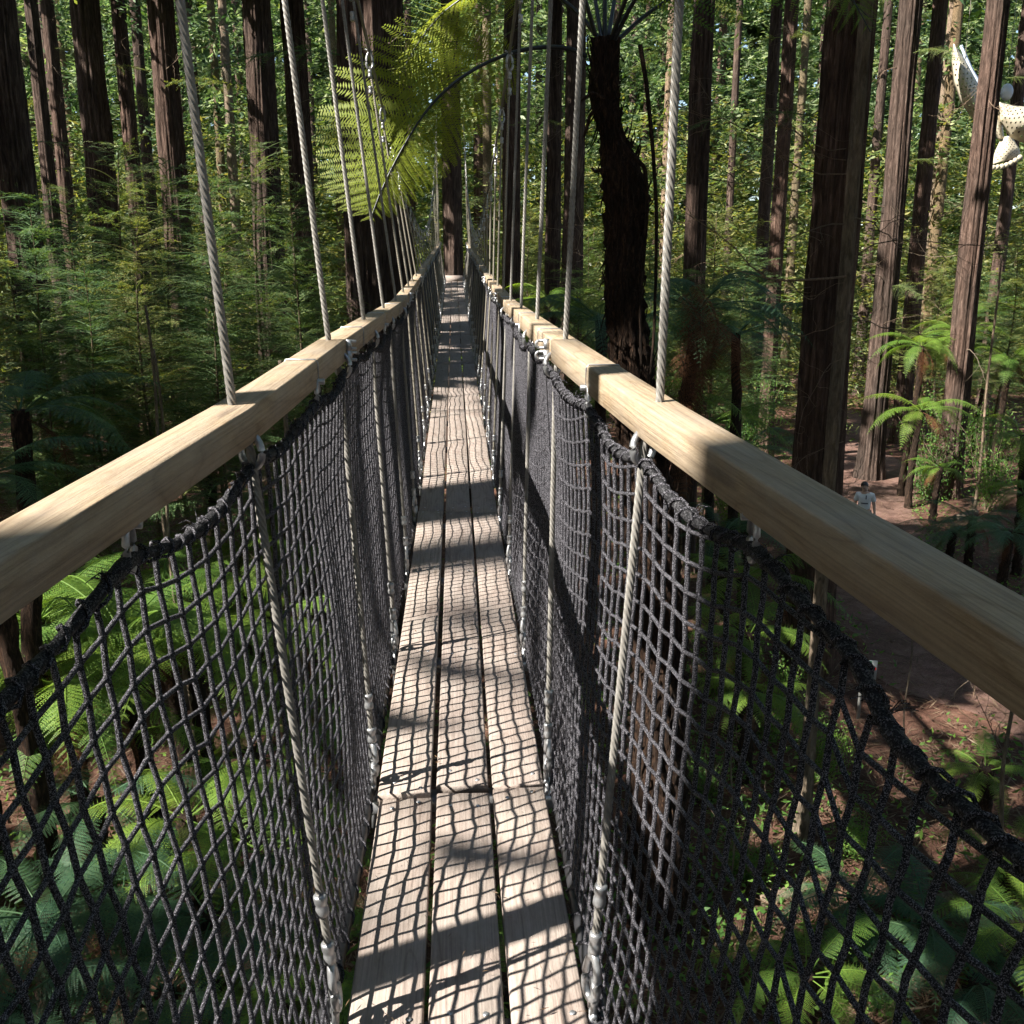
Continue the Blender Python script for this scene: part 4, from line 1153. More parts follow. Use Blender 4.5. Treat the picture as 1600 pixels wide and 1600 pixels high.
# ------------------------------------------------------------------ the tree fern beside the bridge
FY = 9.5
crown_c = at_y(945, 70, FY)
base_z = float(ground_z(crown_c[0], crown_c[1]))
tf = tag(empty("tree_fern", (crown_c[0], crown_c[1], base_z)), "tall tree fern with black shaggy trunk arching a bright frond over the bridge", "fern")
TF0 = np.array([crown_c[0], crown_c[1], base_z])
def near_fern_trunk():
    r = np.random.default_rng(4)
    pts = [(948, 60, 46), (945, 90, 40), (942, 130, 46), (945, 165, 44), (955, 205, 38), (968, 245, 50), (975, 285, 62), (978, 330, 60), (976, 380, 56), (974, 440, 54), (978, 500, 56), (985, 560, 62), (995, 640, 70), (1010, 740, 76), (1020, 860, 80), (1030, 1000, 84)]
    C = np.array([at_y(x, y, FY) for x, y, w in pts]); R = np.array([w for x, y, w in pts]) * (FY / FPX) * 0.5 * 0.86 * np.where(np.array([p[1] for p in pts]) > 220, 1.12, 1.0)
    low = np.array([C[-1][0] + 0.1, FY, base_z - 0.3])
    C = np.concatenate([C, [low]]); R = np.append(R, R[-1] * 1.25)
    z = np.linspace(C[0, 2], C[-1, 2], 150)
    cx = np.interp(-z, -C[:, 2], C[:, 0]); Rz = np.interp(-z, -C[:, 2], R)
    n = 44; th = np.linspace(0, 2 * PI, n, endpoint=False)
    g = 1 + 0.10 * r.normal(size=(150, n)) + 0.10 * np.sin(9 * th + 3 * np.sin(z * 2)[:, None]) + 0.08 * np.sin(17 * th[None] + z[:, None] * 1.5)
    rad = Rz[:, None] * g
    V = np.stack([cx[:, None] + rad * np.cos(th), FY + rad * np.sin(th), np.broadcast_to(z[:, None], rad.shape)], -1).reshape(-1, 3) - TF0
    i = np.arange(150 * n).reshape(150, n)
    F = np.stack([i[:-1], i[1:], np.roll(i[1:], -1, 1), np.roll(i[:-1], -1, 1)], -1).reshape(-1, 4)
    cap = np.array([[i[0, 0], i[0, k], i[0, k + 1]] for k in range(1, n - 1)])
    tr = link("trunk", mesh_from("trunk", V, [F, cap], M_fernbark, True), tf)
    # shaggy fibres and old frond bases
    fb = MB()
    m = 900
    zi = r.integers(2, 140, m); a = r.random(m) * 6.283
    zz = z[zi]; rr_ = Rz[zi]
    up = r.random(m) < 0.45
    p0 = np.stack([cx[zi] + rr_ * 0.92 * np.cos(a), FY + rr_ * 0.92 * np.sin(a), zz], 1)
    out = np.stack([np.cos(a), np.sin(a), 0 * a], 1)
    ln = 0.08 + 0.22 * r.random(m)
    sgn = np.where(up, 1.0, -1.0)
    p1 = p0 + out * (0.02 + 0.045 * r.random(m))[:, None] + np.stack([0 * a, 0 * a, sgn * ln * 0.5], 1) + r.normal(size=(m, 3)) * 0.01
    p2 = p1 + out * (0.035 * r.normal(size=m))[:, None] + np.stack([0 * a, 0 * a, sgn * ln * 0.5], 1) + r.normal(size=(m, 3)) * 0.015
    fb.add(*tubes(np.stack([p0, p1, p2], 1) - TF0, np.stack([0.012 * (0.4 + r.random(m)), 0.007 + 0 * a, 0.002 + 0 * a], 1), 4))
    link("frond_bases", fb.mesh("frond_bases", M_fernbark), tr)
    # hanging dead stalks
    for k, pix in enumerate([[(1000, 70), (1010, 130), (1020, 230), (1026, 330), (1025, 420), (1022, 520), (1015, 600)], [(985, 240), (1008, 262), (1012, 320), (1006, 400), (1000, 480), (1002, 580)], [(952, 262), (930, 268), (924, 262)], [(945, 155), (925, 145), (905, 160)], [(940, 160), (922, 180), (912, 215)]]):
        P = np.array([at_y(x, y, FY - 0.25 + 0.02 * k) for x, y in pix]) - TF0
        t = np.linspace(0, 1, 24); q = np.linspace(0, 1, len(P)); P = np.stack([np.interp(t, q, P[:, j]) for j in range(3)], 1)
        link("dead_stalk", MB().add(*tubes(P, np.linspace(0.022, 0.012, 24)[None], 7)).mesh("dead_stalk", M_fernbark, True), tf)
    # skirt of brown dead fronds low on the trunk
    for k, (x, y, ax, ay) in enumerate([(1040, 430, 1075, 640), (1060, 420, 1085, 590), (1050, 480, 1050, 700), (1030, 520, 1080, 760), (1000, 560, 1060, 800)]):
        a_ = at_y(x, y, FY - 0.1); b_ = at_y(ax, ay, FY - 0.45 - 0.05 * k)
        t = np.linspace(0, 1, 20)[:, None]
        P = a_ * (1 - t) + b_ * t + np.array([0.25, -0.1, 0.0]) * np.sin(PI * t)
        mb = MB()
        for V_, F_ in frond(P, (0.3, -1, 0.2), 0.15, 26, 12, 0.04, 1.6, 60 + k): mb.add(V_ - TF0, F_)
        link("dead_frond", mb.mesh("dead_frond", M_skirt), tf)
near_fern_trunk()
M_stipe = NT("fern_stalk").set((0.010, 0.013, 0.016), 0.38).m
def near_frond(pix, ys, pinna, mat, seed, up, n_pin=34, K=22, droop=0.3, thick=0.022, start=0.2, sweep=0.45, pl=0.075, right=1.0):
    P = np.array([at_y(x, y, Y) for (x, y), Y in zip(pix, np.interp(np.linspace(0, 1, len(pix)), np.linspace(0, 1, len(ys)), ys))])
    q = np.linspace(0, 1, len(P)); t = np.linspace(0, 1, 40)
    P = np.stack([np.interp(t, q, P[:, j]) for j in range(3)], 1)
    ker = np.hanning(9); ker /= ker.sum()
    P = np.concatenate([P[:1], np.stack([np.convolve(np.pad(P[:, j], 4, mode='edge'), ker, 'valid') for j in range(3)], 1)[1:-1], P[-1:]])
    mb = MB()
    for V, F in frond(P, up, pinna, n_pin, K, pl, droop, seed, start, sweep, 0.62, right): mb.add(V - TF0, F)
    f = link("frond", mb.mesh("frond", mat), tf)
    link("stalk", MB().add(*tubes(P - TF0, np.linspace(thick, 0.004, 40)[None], 8)).mesh("stalk", M_stipe, True), f)
    return f
UPC = (0.05, -0.93, 0.35)
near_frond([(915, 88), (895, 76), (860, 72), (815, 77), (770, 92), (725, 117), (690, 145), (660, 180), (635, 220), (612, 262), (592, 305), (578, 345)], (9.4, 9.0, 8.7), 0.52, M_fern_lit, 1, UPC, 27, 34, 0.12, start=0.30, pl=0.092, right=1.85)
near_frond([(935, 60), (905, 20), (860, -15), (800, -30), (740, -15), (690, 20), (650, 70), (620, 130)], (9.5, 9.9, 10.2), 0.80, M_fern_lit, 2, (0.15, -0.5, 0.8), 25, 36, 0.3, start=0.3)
near_frond([(930, 55), (915, 0), (890, -70), (840, -120), (770, -140), (690, -120), (620, -60)], (9.5, 9.2, 8.4), 0.8, M_fern, 3, UPC, 26, 34, 0.3)
near_frond([(945, 60), (945, -20), (955, -120), (990, -210), (1060, -260), (1150, -240), (1230, -150)], (9.5, 9.8, 10.5), 0.8, M_fern, 4, (0, -0.5, 0.8), 25, 34, 0.3)
near_frond([(960, 62), (985, 10), (1030, -60), (1100, -110), (1180, -120), (1260, -85), (1320, -25), (1360, 50)], (9.4, 8.9, 8.2), 0.75, M_fern, 5, (-0.1, -0.55, 0.8), 25, 34, 0.3)
near_frond([(962, 66), (1000, 30), (1050, -5), (1120, -60), (1220, -70), (1300, -30), (1370, 40)], (9.5, 9.9, 10.4), 0.7, M_fern, 6, (-0.1, -0.5, 0.8), 32, 18, 0.3)
near_frond([(950, 60), (965, -30), (975, -130), (965, -230), (940, -300)], (9.5, 10.5, 12), 0.8, M_fern, 7, (0, -1, 0.4), 30, 16, 0.3)
near_frond([(940, 60), (925, -30), (890, -130), (830, -200), (760, -230)], (9.5, 10.2, 11.5), 0.8, M_fern, 8, (0, -0.7, 0.7), 30, 16, 0.3)
near_frond([(955, 60), (1000, -60), (1080, -180), (1200, -260)], (9.4, 8.8, 8), 0.8, M_fern, 9, (0, -0.7, 0.7), 30, 16, 0.3)

# ------------------------------------------------------------------ understorey: young conifers
SAPLIST = [  # pixel x, top pixel y, distance, variant
    (30, 300, 16, 1), (110, 320, 17, 0), (185, 235, 17.5, 2), (250, 255, 20, 0), (320, 275, 17, 1), (402, 232, 18.5, 2), (455, 300, 17, 0), (120, 420, 15.5, 1), (330, 430, 16, 0), (215, 350, 16, 2), (60, 500, 15, 0),
    (10, 420, 16, 2), (420, 420, 20, 1), (285, 370, 24, 2), (480, 380, 24, 0), (150, 360, 26, 1), (500, 470, 18, 0),
    (1120, 330, 24, 2), (1165, 390, 30, 0), (1075, 420, 22, 1), (1250, 400, 30, 2), (1385, 420, 40, 2), (1420, 470, 34, 1), (1480, 400, 40, 2), (1560, 430, 36, 0), (1590, 380, 33, 2), (1490, 520, 30, 1), (830, 330, 44, 2), (920, 360, 46, 0), (1010, 390, 40, 1), (780, 380, 48, 2), (640, 330, 46, 1), (1370, 330, 46, 0), (900, 420, 26, 1), (1020, 440, 30, 2)]
cnt = {}
def place_word(px, py):
    return right_of(px)
for k, (px, pt, d, v) in enumerate(SAPLIST):
    P = at_depth(px, pt, d)
    zb = float(ground_z(P[0], P[1])); H = P[2] - zb
    if near_path(P[0], P[1], 2.8): continue
    key = ("near" if d < 21 else "distant", right_of(px)); cnt[key] = cnt.get(key, 0) + 1
    o = tag(empty("young_conifer", (P[0], P[1], zb), k * 1.7), "%s %s feathery young conifer right of %s" % (ORD[cnt[key] - 1], key[0], key[1]), "tree", "young conifers in the understorey")
    link("trunk", SAPS[v][0], o, scale=H / 8.0); link("crown", SAPS[v][1], o, scale=(1.0 if d < 22 else 1.25, 1.0 if d < 22 else 1.25, H / 8.0))
    if d < 20:
        r = random.Random(k)
        for q in range(10):
            az = r.uniform(0, 6.28)
            link("dead_branch", THINTWIGS[q % 3], o, (0, 0, r.uniform(0.2, 0.7) * H), (r.uniform(-3, 3), r.uniform(-0.2, 0.5), az), r.uniform(0.5, 0.95))
        for q in range(3):
            az = r.uniform(0, 6.28)
            link("dry_bough", BOUGHS[M_dry.name][q], o, (0, 0, r.uniform(0.3, 0.75) * H), (r.uniform(-0.3, 0.3), r.uniform(0, 0.4), az), r.uniform(0.5, 0.8))

# ------------------------------------------------------------------ ferns
FERNS = [  # pixel x, pixel y of the crown, distance, size, frond count, blue?
    (60, 965, 12.5, 1.05, 13, 0), (190, 985, 12.0, 1.0, 13, 0), (-40, 1060, 11.5, 1.0, 12, 0), (110, 1075, 11.2, 0.9, 12, 0), (300, 1010, 12.5, 0.95, 12, 0), (250, 930, 14, 0.9, 11, 0),
    (30, 640, 10, 1.0, 11, 1), (-30, 740, 9.5, 1.0, 11, 1), (70, 1430, 9.0, 0.65, 12, 1), (190, 1400, 9.5, 0.6, 11, 1), (330, 1430, 9.3, 0.6, 12, 1), (20, 1560, 8.2, 0.6, 11, 1), (260, 1545, 8.6, 0.6, 12, 1), (290, 1275, 10, 0.6, 10, 0), (420, 1330, 10.2, 0.75, 11, 0),
    (400, 1180, 11.5, 0.8, 11, 0), (430, 960, 14.5, 0.9, 11, 0), (470, 1110, 13, 0.8, 11, 0), (440, 1560, 8.6, 0.7, 11, 0), (150, 1250, 10.6, 0.6, 9, 1), (380, 860, 17, 0.9, 11, 0), (330, 720, 20, 0.9, 11, 0), (480, 760, 20, 0.9, 11, 1),
    (1090, 480, 14, 0.9, 11, 1), (1150, 520, 20, 1.0, 11, 1), (1110, 660, 22, 1.0, 11, 0), (1085, 530, 26, 1.0, 11, 1), (940, 500, 17, 0.9, 11, 1), (1165, 700, 24, 0.9, 11, 1), (1040, 620, 20, 0.9, 10, 0),
    (1440, 540, 33, 0.85, 12, 0), (1500, 520, 34, 0.95, 12, 0), (1580, 560, 33, 0.95, 12, 0), (1550, 480, 38, 0.9, 11, 0), (1600, 680, 27, 0.9, 11, 0), (1440, 640, 32, 0.9, 10, 0),
    (1520, 810, 24, 0.95, 12, 1), (1580, 830, 22, 0.9, 12, 1), (1490, 830, 25, 0.8, 11, 1), (1600, 770, 24, 0.9, 11, 0), (1420, 760, 29, 0.6, 9, 0), (1470, 730, 30, 0.7, 9, 0),
    (1160, 900, 17, 0.85, 11, 0), (1170, 990, 15, 0.6, 10, 0), (1130, 830, 20, 0.8, 11, 1), (1180, 1080, 13.5, 0.75, 11, 0), (1470, 1130, 13.2, 0.65, 10, 0), (1540, 1200, 12.4, 0.6, 9, 0),
    (1260, 1340, 11, 0.75, 11, 0), (1340, 1400, 10.6, 0.8, 12, 1), (1450, 1440, 10.2, 0.85, 12, 1), (1180, 1430, 10.2, 0.75, 11, 0), (1260, 1520, 9.4, 0.8, 12, 0), (1390, 1560, 9.2, 0.8, 12, 0), (1530, 1530, 9.4, 0.85, 12, 1), (1600, 1440, 10, 0.8, 11, 0), (1120, 1540, 9.4, 0.7, 11, 0), (1580, 1320, 11, 0.6, 9, 0), (1400, 1290, 11.5, 0.6, 9, 0),
    (740, 560, 30, 0.9, 9, 0), (860, 470, 32, 1.0, 11, 0), (640, 520, 26, 0.9, 10, 1), (800, 1560, 8.6, 0.6, 8, 0), (520, 1500, 9, 0.7, 9, 0)]
fc = {}
def fern_zone(f): return (f[5], f[0] < 700, f[1] > 930)
fc_rank = {k: sum(1 for g in FERNS if fern_zone(g) == fern_zone(f) and (g[2], g[0]) < (f[2], f[0])) for k, f in enumerate(FERNS)}
def ordw(n):
    w = ["", "second", "third", "fourth", "fifth", "sixth", "seventh", "eighth", "ninth", "tenth", "eleventh", "twelfth", "thirteenth", "fourteenth", "fifteenth", "sixteenth", "seventeenth", "eighteenth", "nineteenth", "twentieth", "twenty-first", "twenty-second", "twenty-third", "twenty-fourth", "twenty-fifth"]
    return w[n] if n < len(w) else "far"
for k, (px, py, d, sz, nf, blue) in enumerate(FERNS):
    P = at_depth(px, py, d)
    zb = float(ground_z(P[0], P[1])); th = P[2] - zb
    if th < 0.05: P = P + np.array([0, 0, 0.05 - th]); th = 0.05
    if px > 1080 and py > 1040:
        if k % 5 in (1, 3): continue
        sz *= 0.66
    if px > 1380 and 700 < py < 1000: sz *= 0.72
    if px < 60 and 600 < py < 800: sz *= 0.62
    if near_path(P[0], P[1], 1.25): continue
    side = "left" if px < 700 else "right"
    zone = ("bright green" if not blue else "blue-green", "behind the %s net" % side if py > 930 else ("above the %s handrail" % side))
    fc[zone] = fc.get(zone, 0) + 1
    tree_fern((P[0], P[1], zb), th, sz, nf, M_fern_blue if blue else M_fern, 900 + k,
              "%s fern seen %s, %s nearest of its colour there" % (zone[0], zone[1], ordw(fc_rank[k]) or "the"),
              "ferns on the forest floor", name="tree_fern" if th > 0.5 else "ground_fern")

# ------------------------------------------------------------------ broad-leaved shrubs
SHR = [(1420, 610, 35, 1.5, 2), (1390, 560, 38, 1.4, 0), (1460, 640, 33, 1.2, 1), (1360, 540, 42, 1.3, 2), (1500, 600, 36, 1.5, 0), (1560, 640, 31, 1.2, 1), (1140, 600, 28, 1.1, 0), (1180, 560, 34, 1.2, 2), (1420, 700, 31, 1.0, 1), (1150, 700, 25, 0.9, 1),
       (1210, 1010, 14.5, 0.6, 0), (1130, 970, 16, 0.7, 1), (1290, 1090, 13.4, 0.5, 0), (1170, 1290, 11.6, 0.5, 1), (1350, 1250, 11.8, 0.45, 0), (420, 720, 20, 1.0, 0), (460, 640, 22, 1.1, 2), (340, 840, 17, 0.8, 1), (40, 840, 20, 0.9, 0), (250, 840, 19, 0.9, 1), (830, 470, 40, 1.4, 0), (930, 480, 40, 1.5, 2), (1030, 560, 34, 1.2, 1), (1110, 1140, 13, 0.5, 1)]
sc_ = {}
for k, (px, py, d, s_, v) in enumerate(SHR):
    P = at_depth(px, py, d); zb = float(ground_z(P[0], P[1]))
    H = max(P[2] - zb, 0.5)
    if near_path(P[0], P[1], 1.4): continue
    key = right_of(px); sc_[key] = sc_.get(key, 0) + 1
    o = tag(empty("leafy_shrub", (P[0], P[1], zb), k * 2.3), "%s bushy broad-leaved shrub right of %s" % (ORD[sc_[key] - 1], key), "shrub", "broad-leaved shrubs of the undergrowth")
    hs = H / (1.6, 1.3, 2.2)[v]
    link("stems", SHRUBS[v][0], o, scale=(s_, s_, hs)); link("foliage", SHRUBS[v][1], o, scale=(s_, s_, max(min(hs, s_ * 2.0), 0.4)), loc=(0, 0, max(0, H - (1.6, 1.3, 2.2)[v] * max(min(hs, s_ * 2.0), 0.4))))

# small dead branches lying about on the litter
rr = random.Random(44)
for k in range(34):
    px, py = (rr.uniform(1090, 1600), rr.uniform(1020, 1590)) if k % 3 else (rr.uniform(0, 560), rr.uniform(1050, 1590))
    P = at_z(px, py, GZ + 0.12); P[2] = float(ground_z(P[0], P[1])) + 0.12
    if near_path(P[0], P[1], 1.0): continue
    o = link("fallen_branch", (TWIGS + THINTWIGS)[k % 8], None, P, (rr.uniform(0, 6), rr.uniform(-0.1, 0.3), rr.uniform(0, 6.28)), rr.uniform(0.5, 1.0))
    tag(o, "bare fallen branch lying on the litter among the ferns behind the %s net" % ("left" if px < 700 else "right"), "branch", "fallen branches behind the %s net" % ("left" if px < 700 else "right"))
# slender bare stems among the undergrowth
STEMS = [((1575, 1130), (1530, 1500), 11.0, 0.030, "slender pale sapling stem near the lower right edge"), ((1148, 1060), (1151, 1470), 10.8, 0.012, "thin white bare stick standing behind the right net"), ((1415, 1080), (1412, 1180), 13.2, 0.014, "thin upright stem below the handrail right of the sign"),
         ((232, 560), (250, 870), 15, 0.035, "thin dark stem behind the left handrail"), ((615 - 370, 640), (290, 1080), 13, 0.03, "slim stem rising behind the left net beside the sunlit ferns"), ((1560, 440), (1530, 690), 30, 0.05, "thin dark stem right of the reddish redwood"), ((440, 640), (446, 740), 16, 0.06, "reddish young stem seen under the left handrail")]
for a_, b_, d, rad, lab in STEMS:
    A = at_depth(*a_, d); zb = float(ground_z(A[0], A[1]))
    B = np.array([A[0] + 0.1, A[1] + 0.05, zb - 0.1])
    top = A + np.array([0.0, 0.0, 0.8])
    t = np.linspace(0, 1, 20)[:, None]
    P = B * (1 - t) + top * t + np.stack([0.04 * np.sin(9 * t[:, 0]), 0.03 * np.cos(7 * t[:, 0]), 0 * t[:, 0]], 1)
    o = tag(empty("bare_stem", B), lab, "sapling", "bare stems in the undergrowth")
    link("trunk", MB().add(*tubes(P - B, np.linspace(rad, rad * 0.6, 20)[None], 7, cap=True)).mesh("trunk", M_bark_pale, True), o)
    for q in range(3):
        link("dead_branch", TWIGS[q], o, P[8 + 4 * q] - B, (q, -0.4, q * 2.2 + rad * 50), 0.22)

# fallen logs and litter
def log(p0, p1, rad, d0, d1, lab):
    A, B = at_depth(*p0, d0), at_depth(*p1, d1)
    for Q in (A, B): Q[2] = float(ground_z(Q[0], Q[1])) + rad * 0.7
    t = np.linspace(0, 1, 14)[:, None]; P = A * (1 - t) + B * t
    rr_ = rad * (1 + 0.1 * np.sin(np.arange(14) * 1.9))
    tag(link("fallen_log", MB().add(*tubes(P, rr_[None], 14, cap=True)).mesh("fallen_log", M_bark_pale, True)), lab, "log", "fallen logs")
log((1190, 1405), (1260, 1385), 0.07, 11.2, 11.4, "short pale fallen log behind the right net")
log((1460, 1375), (1530, 1372), 0.06, 11.0, 11.2, "thin grey fallen branch lying at lower right")
log((1500, 752), (1530, 748), 0.12, 30.5, 31.2, "pale rotting log lying right of the reddish redwood foot")

def litter():
    r = np.random.default_rng(90)
    n = 42000
    px = r.uniform(-150, 1750, n); d = 7 + 30 * r.random(n) ** 1.3
    ang = np.arctan2(px - 800, FPX) + YAW
    x = d / np.cos(ang - YAW) * np.sin(ang); y = d / np.cos(ang - YAW) * np.cos(ang)
    C = np.stack([x, y, ground_z(x, y) + 0.015 + 0.05 * r.random(n)], 1)
    a = r.random(n) * 6.283
    D = nrm(np.stack([np.cos(a), np.sin(a), 0.25 * r.normal(size=n)], 1)); N = nrm(np.cross(D, [[0, 0, 1.0]]) + 0.3 * r.normal(size=(n, 3)))
    V, F = leaf_quads(C, D, N, 0.10 + 0.25 * r.random(n), 0.010 + 0.018 * r.random(n), 0.05)
    tag(link("needle_litter", mesh_from("needle_litter", V, F, M_dry)), "red-brown fallen needles and twigs scattered over the forest floor", "litter", kind="stuff")
litter()
def deck_needles():
    r = np.random.default_rng(93)
    n = 260
    y = 1.6 + 9 * r.random(n) ** 1.4; x = np.sign(r.normal(size=n)) * 0.27 * r.random(n) ** 0.6
    C = np.stack([x, y, deck_z(y) + 0.021 + 0.0 * y], 1)
    a = r.random(n) * 6.283
    D = np.stack([np.cos(a), np.sin(a), 0 * a], 1); N = np.stack([-np.sin(a), np.cos(a), 0.3 * r.normal(size=n)], 1)
    V, F = leaf_quads(C, D, nrm(N), 0.010 + 0.022 * r.random(n), 0.0016 + 0.004 * r.random(n) ** 3, 0.08)
    tag(link("fallen_needles", mesh_from("fallen_needles", V, F, M_dry)), "tiny dry needles and leaf bits lying on the bridge planks", "litter", kind="stuff")
deck_needles()
def ground_cover():
    r = np.random.default_rng(91)
    n = 26000
    # low leafy cover in drifts, off the path
    cx = r.uniform(-150, 1750, 420); cd = 8 + 40 * r.random(420) ** 1.2
    i = r.integers(0, 420, n)
    ang = np.arctan2(cx[i] - 800, FPX) + YAW
    x = cd[i] / np.cos(ang - YAW) * np.sin(ang) + r.normal(size=n) * 0.5; y = cd[i] / np.cos(ang - YAW) * np.cos(ang) + r.normal(size=n) * 0.5
    ok = np.array([np.min((PATH[:, 0] - a) ** 2 + (PATH[:, 1] - b) ** 2) > 1.9 for a, b in zip(x, y)])
    x, y = x[ok], y[ok]; m = len(x)
    h = 0.04 + 0.4 * r.random(m) ** 1.5
    C = np.stack([x, y, ground_z(x, y) + h], 1)
    D = nrm(r.normal(size=(m, 3)) * [1, 1, 0.4]); N = nrm(np.cross(D, r.normal(size=(m, 3)) * 0.5 + [0, 0, 1]))
    V, F = leaf_quads(C, D, N, 0.06 + 0.10 * r.random(m), 0.03 + 0.03 * r.random(m), 0.2)
    tag(link("ground_cover", mesh_from("ground_cover", V, F, M_broad)), "low green leaves growing in drifts over the forest floor", "ground cover", kind="stuff")
ground_cover()

# ------------------------------------------------------------------ the walker on the path
def skin_mesh(name, verts, edges, radii, mat, parent, root=0, sub=2):
    me = bpy.data.meshes.new(name); me.from_pydata([tuple(v) for v in verts], edges, [])
    o = bpy.data.objects.new(name, me); COL.objects.link(o); o.parent = parent
    md = o.modifiers.new("Skin", 'SKIN'); md.use_smooth_shade = True
    sv = me.skin_vertices[0].data if me.skin_vertices else None
    if sv is None:
        bpy.context.view_layer.objects.active = o
        sv = me.skin_vertices[0].data
    for i, r in enumerate(radii):
        sv[i].radius = (r, r) if not isinstance(r, tuple) else r
        sv[i].use_root = (i == root)
    sm = o.modifiers.new("Subdivision", 'SUBSURF'); sm.levels = sub; sm.render_levels = sub
    me.materials.append(mat)
    return o
M_skin = NT("skin").set((0.50, 0.32, 0.24), 0.55).m
M_shirt = NT("white_cotton").set((0.72, 0.73, 0.75), 0.95, spec=0.05).m
M_jeans = NT("dark_denim").set((0.03, 0.045, 0.075), 0.85).m
M_hair = NT("dark_hair").set((0.018, 0.012, 0.010), 0.45).m
M_print = NT("dark_print").set((0.08, 0.08, 0.10), 0.8).m
def person():
    F = at_z(1346, 840, GZ); zb = float(ground_z(F[0], F[1])) + 0.045
    o = empty("person", (F[0], F[1], zb), math.radians(-25)); o.scale = (1.16, 1.12, 1.07)
    tag(o, "dark-haired walker in a white printed T-shirt and jeans on the path", "person")
    # x: person's left is +x when facing -y (towards the camera); y: forward is -y
    body = skin_mesh("body", [(0, 0, 0.93), (0, 0.005, 1.10), (0, 0.01, 1.28), (0, 0.01, 1.39), (0, 0.0, 1.46), (-0.015, -0.015, 1.52), (-0.03, -0.02, 1.60), (-0.03, -0.015, 1.66),
                              (0.16, 0.01, 1.36), (0.22, 0.03, 1.12), (0.25, 0.0, 0.90), (0.255, -0.02, 0.82),
                              (-0.16, 0.01, 1.36), (-0.22, 0.0, 1.12), (-0.22, -0.10, 0.93), (-0.22, -0.13, 0.86),
                              (0.09, 0, 0.88), (0.10, -0.05, 0.50), (0.10, 0.06, 0.09), (0.11, -0.10, 0.03),
                              (-0.09, 0, 0.88), (-0.10, 0.02, 0.50), (-0.10, 0.16, 0.12), (-0.10, 0.03, 0.03)],
                     [(0, 1), (1, 2), (2, 3), (3, 4), (4, 5), (5, 6), (6, 7), (3, 8), (8, 9), (9, 10), (10, 11), (3, 12), (12, 13), (13, 14), (14, 15), (0, 16), (16, 17), (17, 18), (18, 19), (0, 20), (20, 21), (21, 22), (22, 23)],
                     [(0.13, 0.10), (0.12, 0.095), (0.14, 0.10), (0.12, 0.085), 0.05, (0.065, 0.075), (0.078, 0.095), (0.06, 0.07), 0.052, 0.042, 0.03, 0.033, 0.052, 0.042, 0.03, 0.033, 0.09, 0.06, 0.04, 0.035, 0.09, 0.06, 0.04, 0.035], M_skin, o)
    skin_mesh("shirt", [(0, 0, 0.93), (0, 0.0, 1.08), (0, 0.005, 1.26), (0, 0.01, 1.38), (0.165, 0.01, 1.365), (0.215, 0.025, 1.17), (-0.165, 0.01, 1.365), (-0.212, 0.005, 1.17), (0, 0.0, 1.43)],
              [(0, 1), (1, 2), (2, 3), (3, 4), (4, 5), (3, 6), (6, 7), (3, 8)], [(0.165, 0.125), (0.155, 0.12), (0.165, 0.125), (0.14, 0.10), 0.072, 0.068, 0.072, 0.068, 0.06], M_shirt, o)
    skin_mesh("jeans", [(0, 0, 0.93), (0.09, 0, 0.86), (0.10, -0.05, 0.50), (0.10, 0.06, 0.10), (-0.09, 0, 0.86), (-0.10, 0.02, 0.50), (-0.10, 0.16, 0.13)],
              [(0, 1), (1, 2), (2, 3), (0, 4), (4, 5), (5, 6)], [(0.15, 0.115), 0.105, 0.078, 0.06, 0.105, 0.078, 0.06], M_jeans, o)
    # fingers
    for sx, hx, hy, hz in ((1, 0.255, -0.02, 0.82), (-1, -0.22, -0.13, 0.86)):
        h = MB()
        for k in range(4): h.add(*tubes(np.array([[hx + 0.005 * sx, hy - 0.024 + 0.016 * k, hz + 0.01], [hx + 0.008 * sx, hy - 0.028 + 0.016 * k, hz - 0.04], [hx - 0.004 * sx, hy - 0.030 + 0.016 * k, hz - (0.075, 0.085, 0.08, 0.065)[k]]]), 0.0085, 6, cap=True))
        h.add(*tubes(np.array([[hx - 0.01 * sx, hy - 0.02, hz + 0.02], [hx - 0.02 * sx, hy - 0.045, hz - 0.01], [hx - 0.018 * sx, hy - 0.055, hz - 0.035]]), 0.0095, 6, cap=True))
        link("hand", h.mesh("hand", M_skin, True), o)
    # hair: cap and ponytail; face: nose, eyes, brows, mouth
    r = np.random.default_rng(2)
    u = np.linspace(0, 2 * PI, 22, endpoint=False); v = np.linspace(0.02, 0.62 * PI, 12)
    U, Vv = np.meshgrid(u, v); front = np.clip(-np.sin(U), 0, 1)
    Vv = Vv * (1 - 0.32 * front)
    X = 0.092 * np.sin(Vv) * np.cos(U); Y = 0.108 * np.sin(Vv) * np.sin(U) + 0.012; Z = 0.115 * np.cos(Vv)
    i = np.arange(12 * 22).reshape(12, 22)
    Fq = np.stack([i[:-1], i[1:], np.roll(i[1:], -1, 1), np.roll(i[:-1], -1, 1)], -1).reshape(-1, 4)
    hb = MB().add(np.stack([X - 0.03, Y - 0.018, Z + 1.61], -1).reshape(-1, 3), Fq)
    hb.add(*tubes(np.array([[-0.02, 0.085, 1.62], [0.0, 0.12, 1.57], [0.03, 0.11, 1.47], [0.04, 0.09, 1.38]]), np.array([[0.03, 0.035, 0.03, 0.012]]), 8, cap=True))
    link("hair", hb.mesh("hair", M_hair, True), o)
    fm = MB()
    fm.add(*tubes(np.array([[-0.03, -0.108, 1.615], [-0.03, -0.128, 1.585], [-0.03, -0.112, 1.575]]), np.array([[0.007, 0.013, 0.009]]), 6, cap=True))
    link("nose", fm.mesh("nose", M_skin, True), body)
    em = MB()
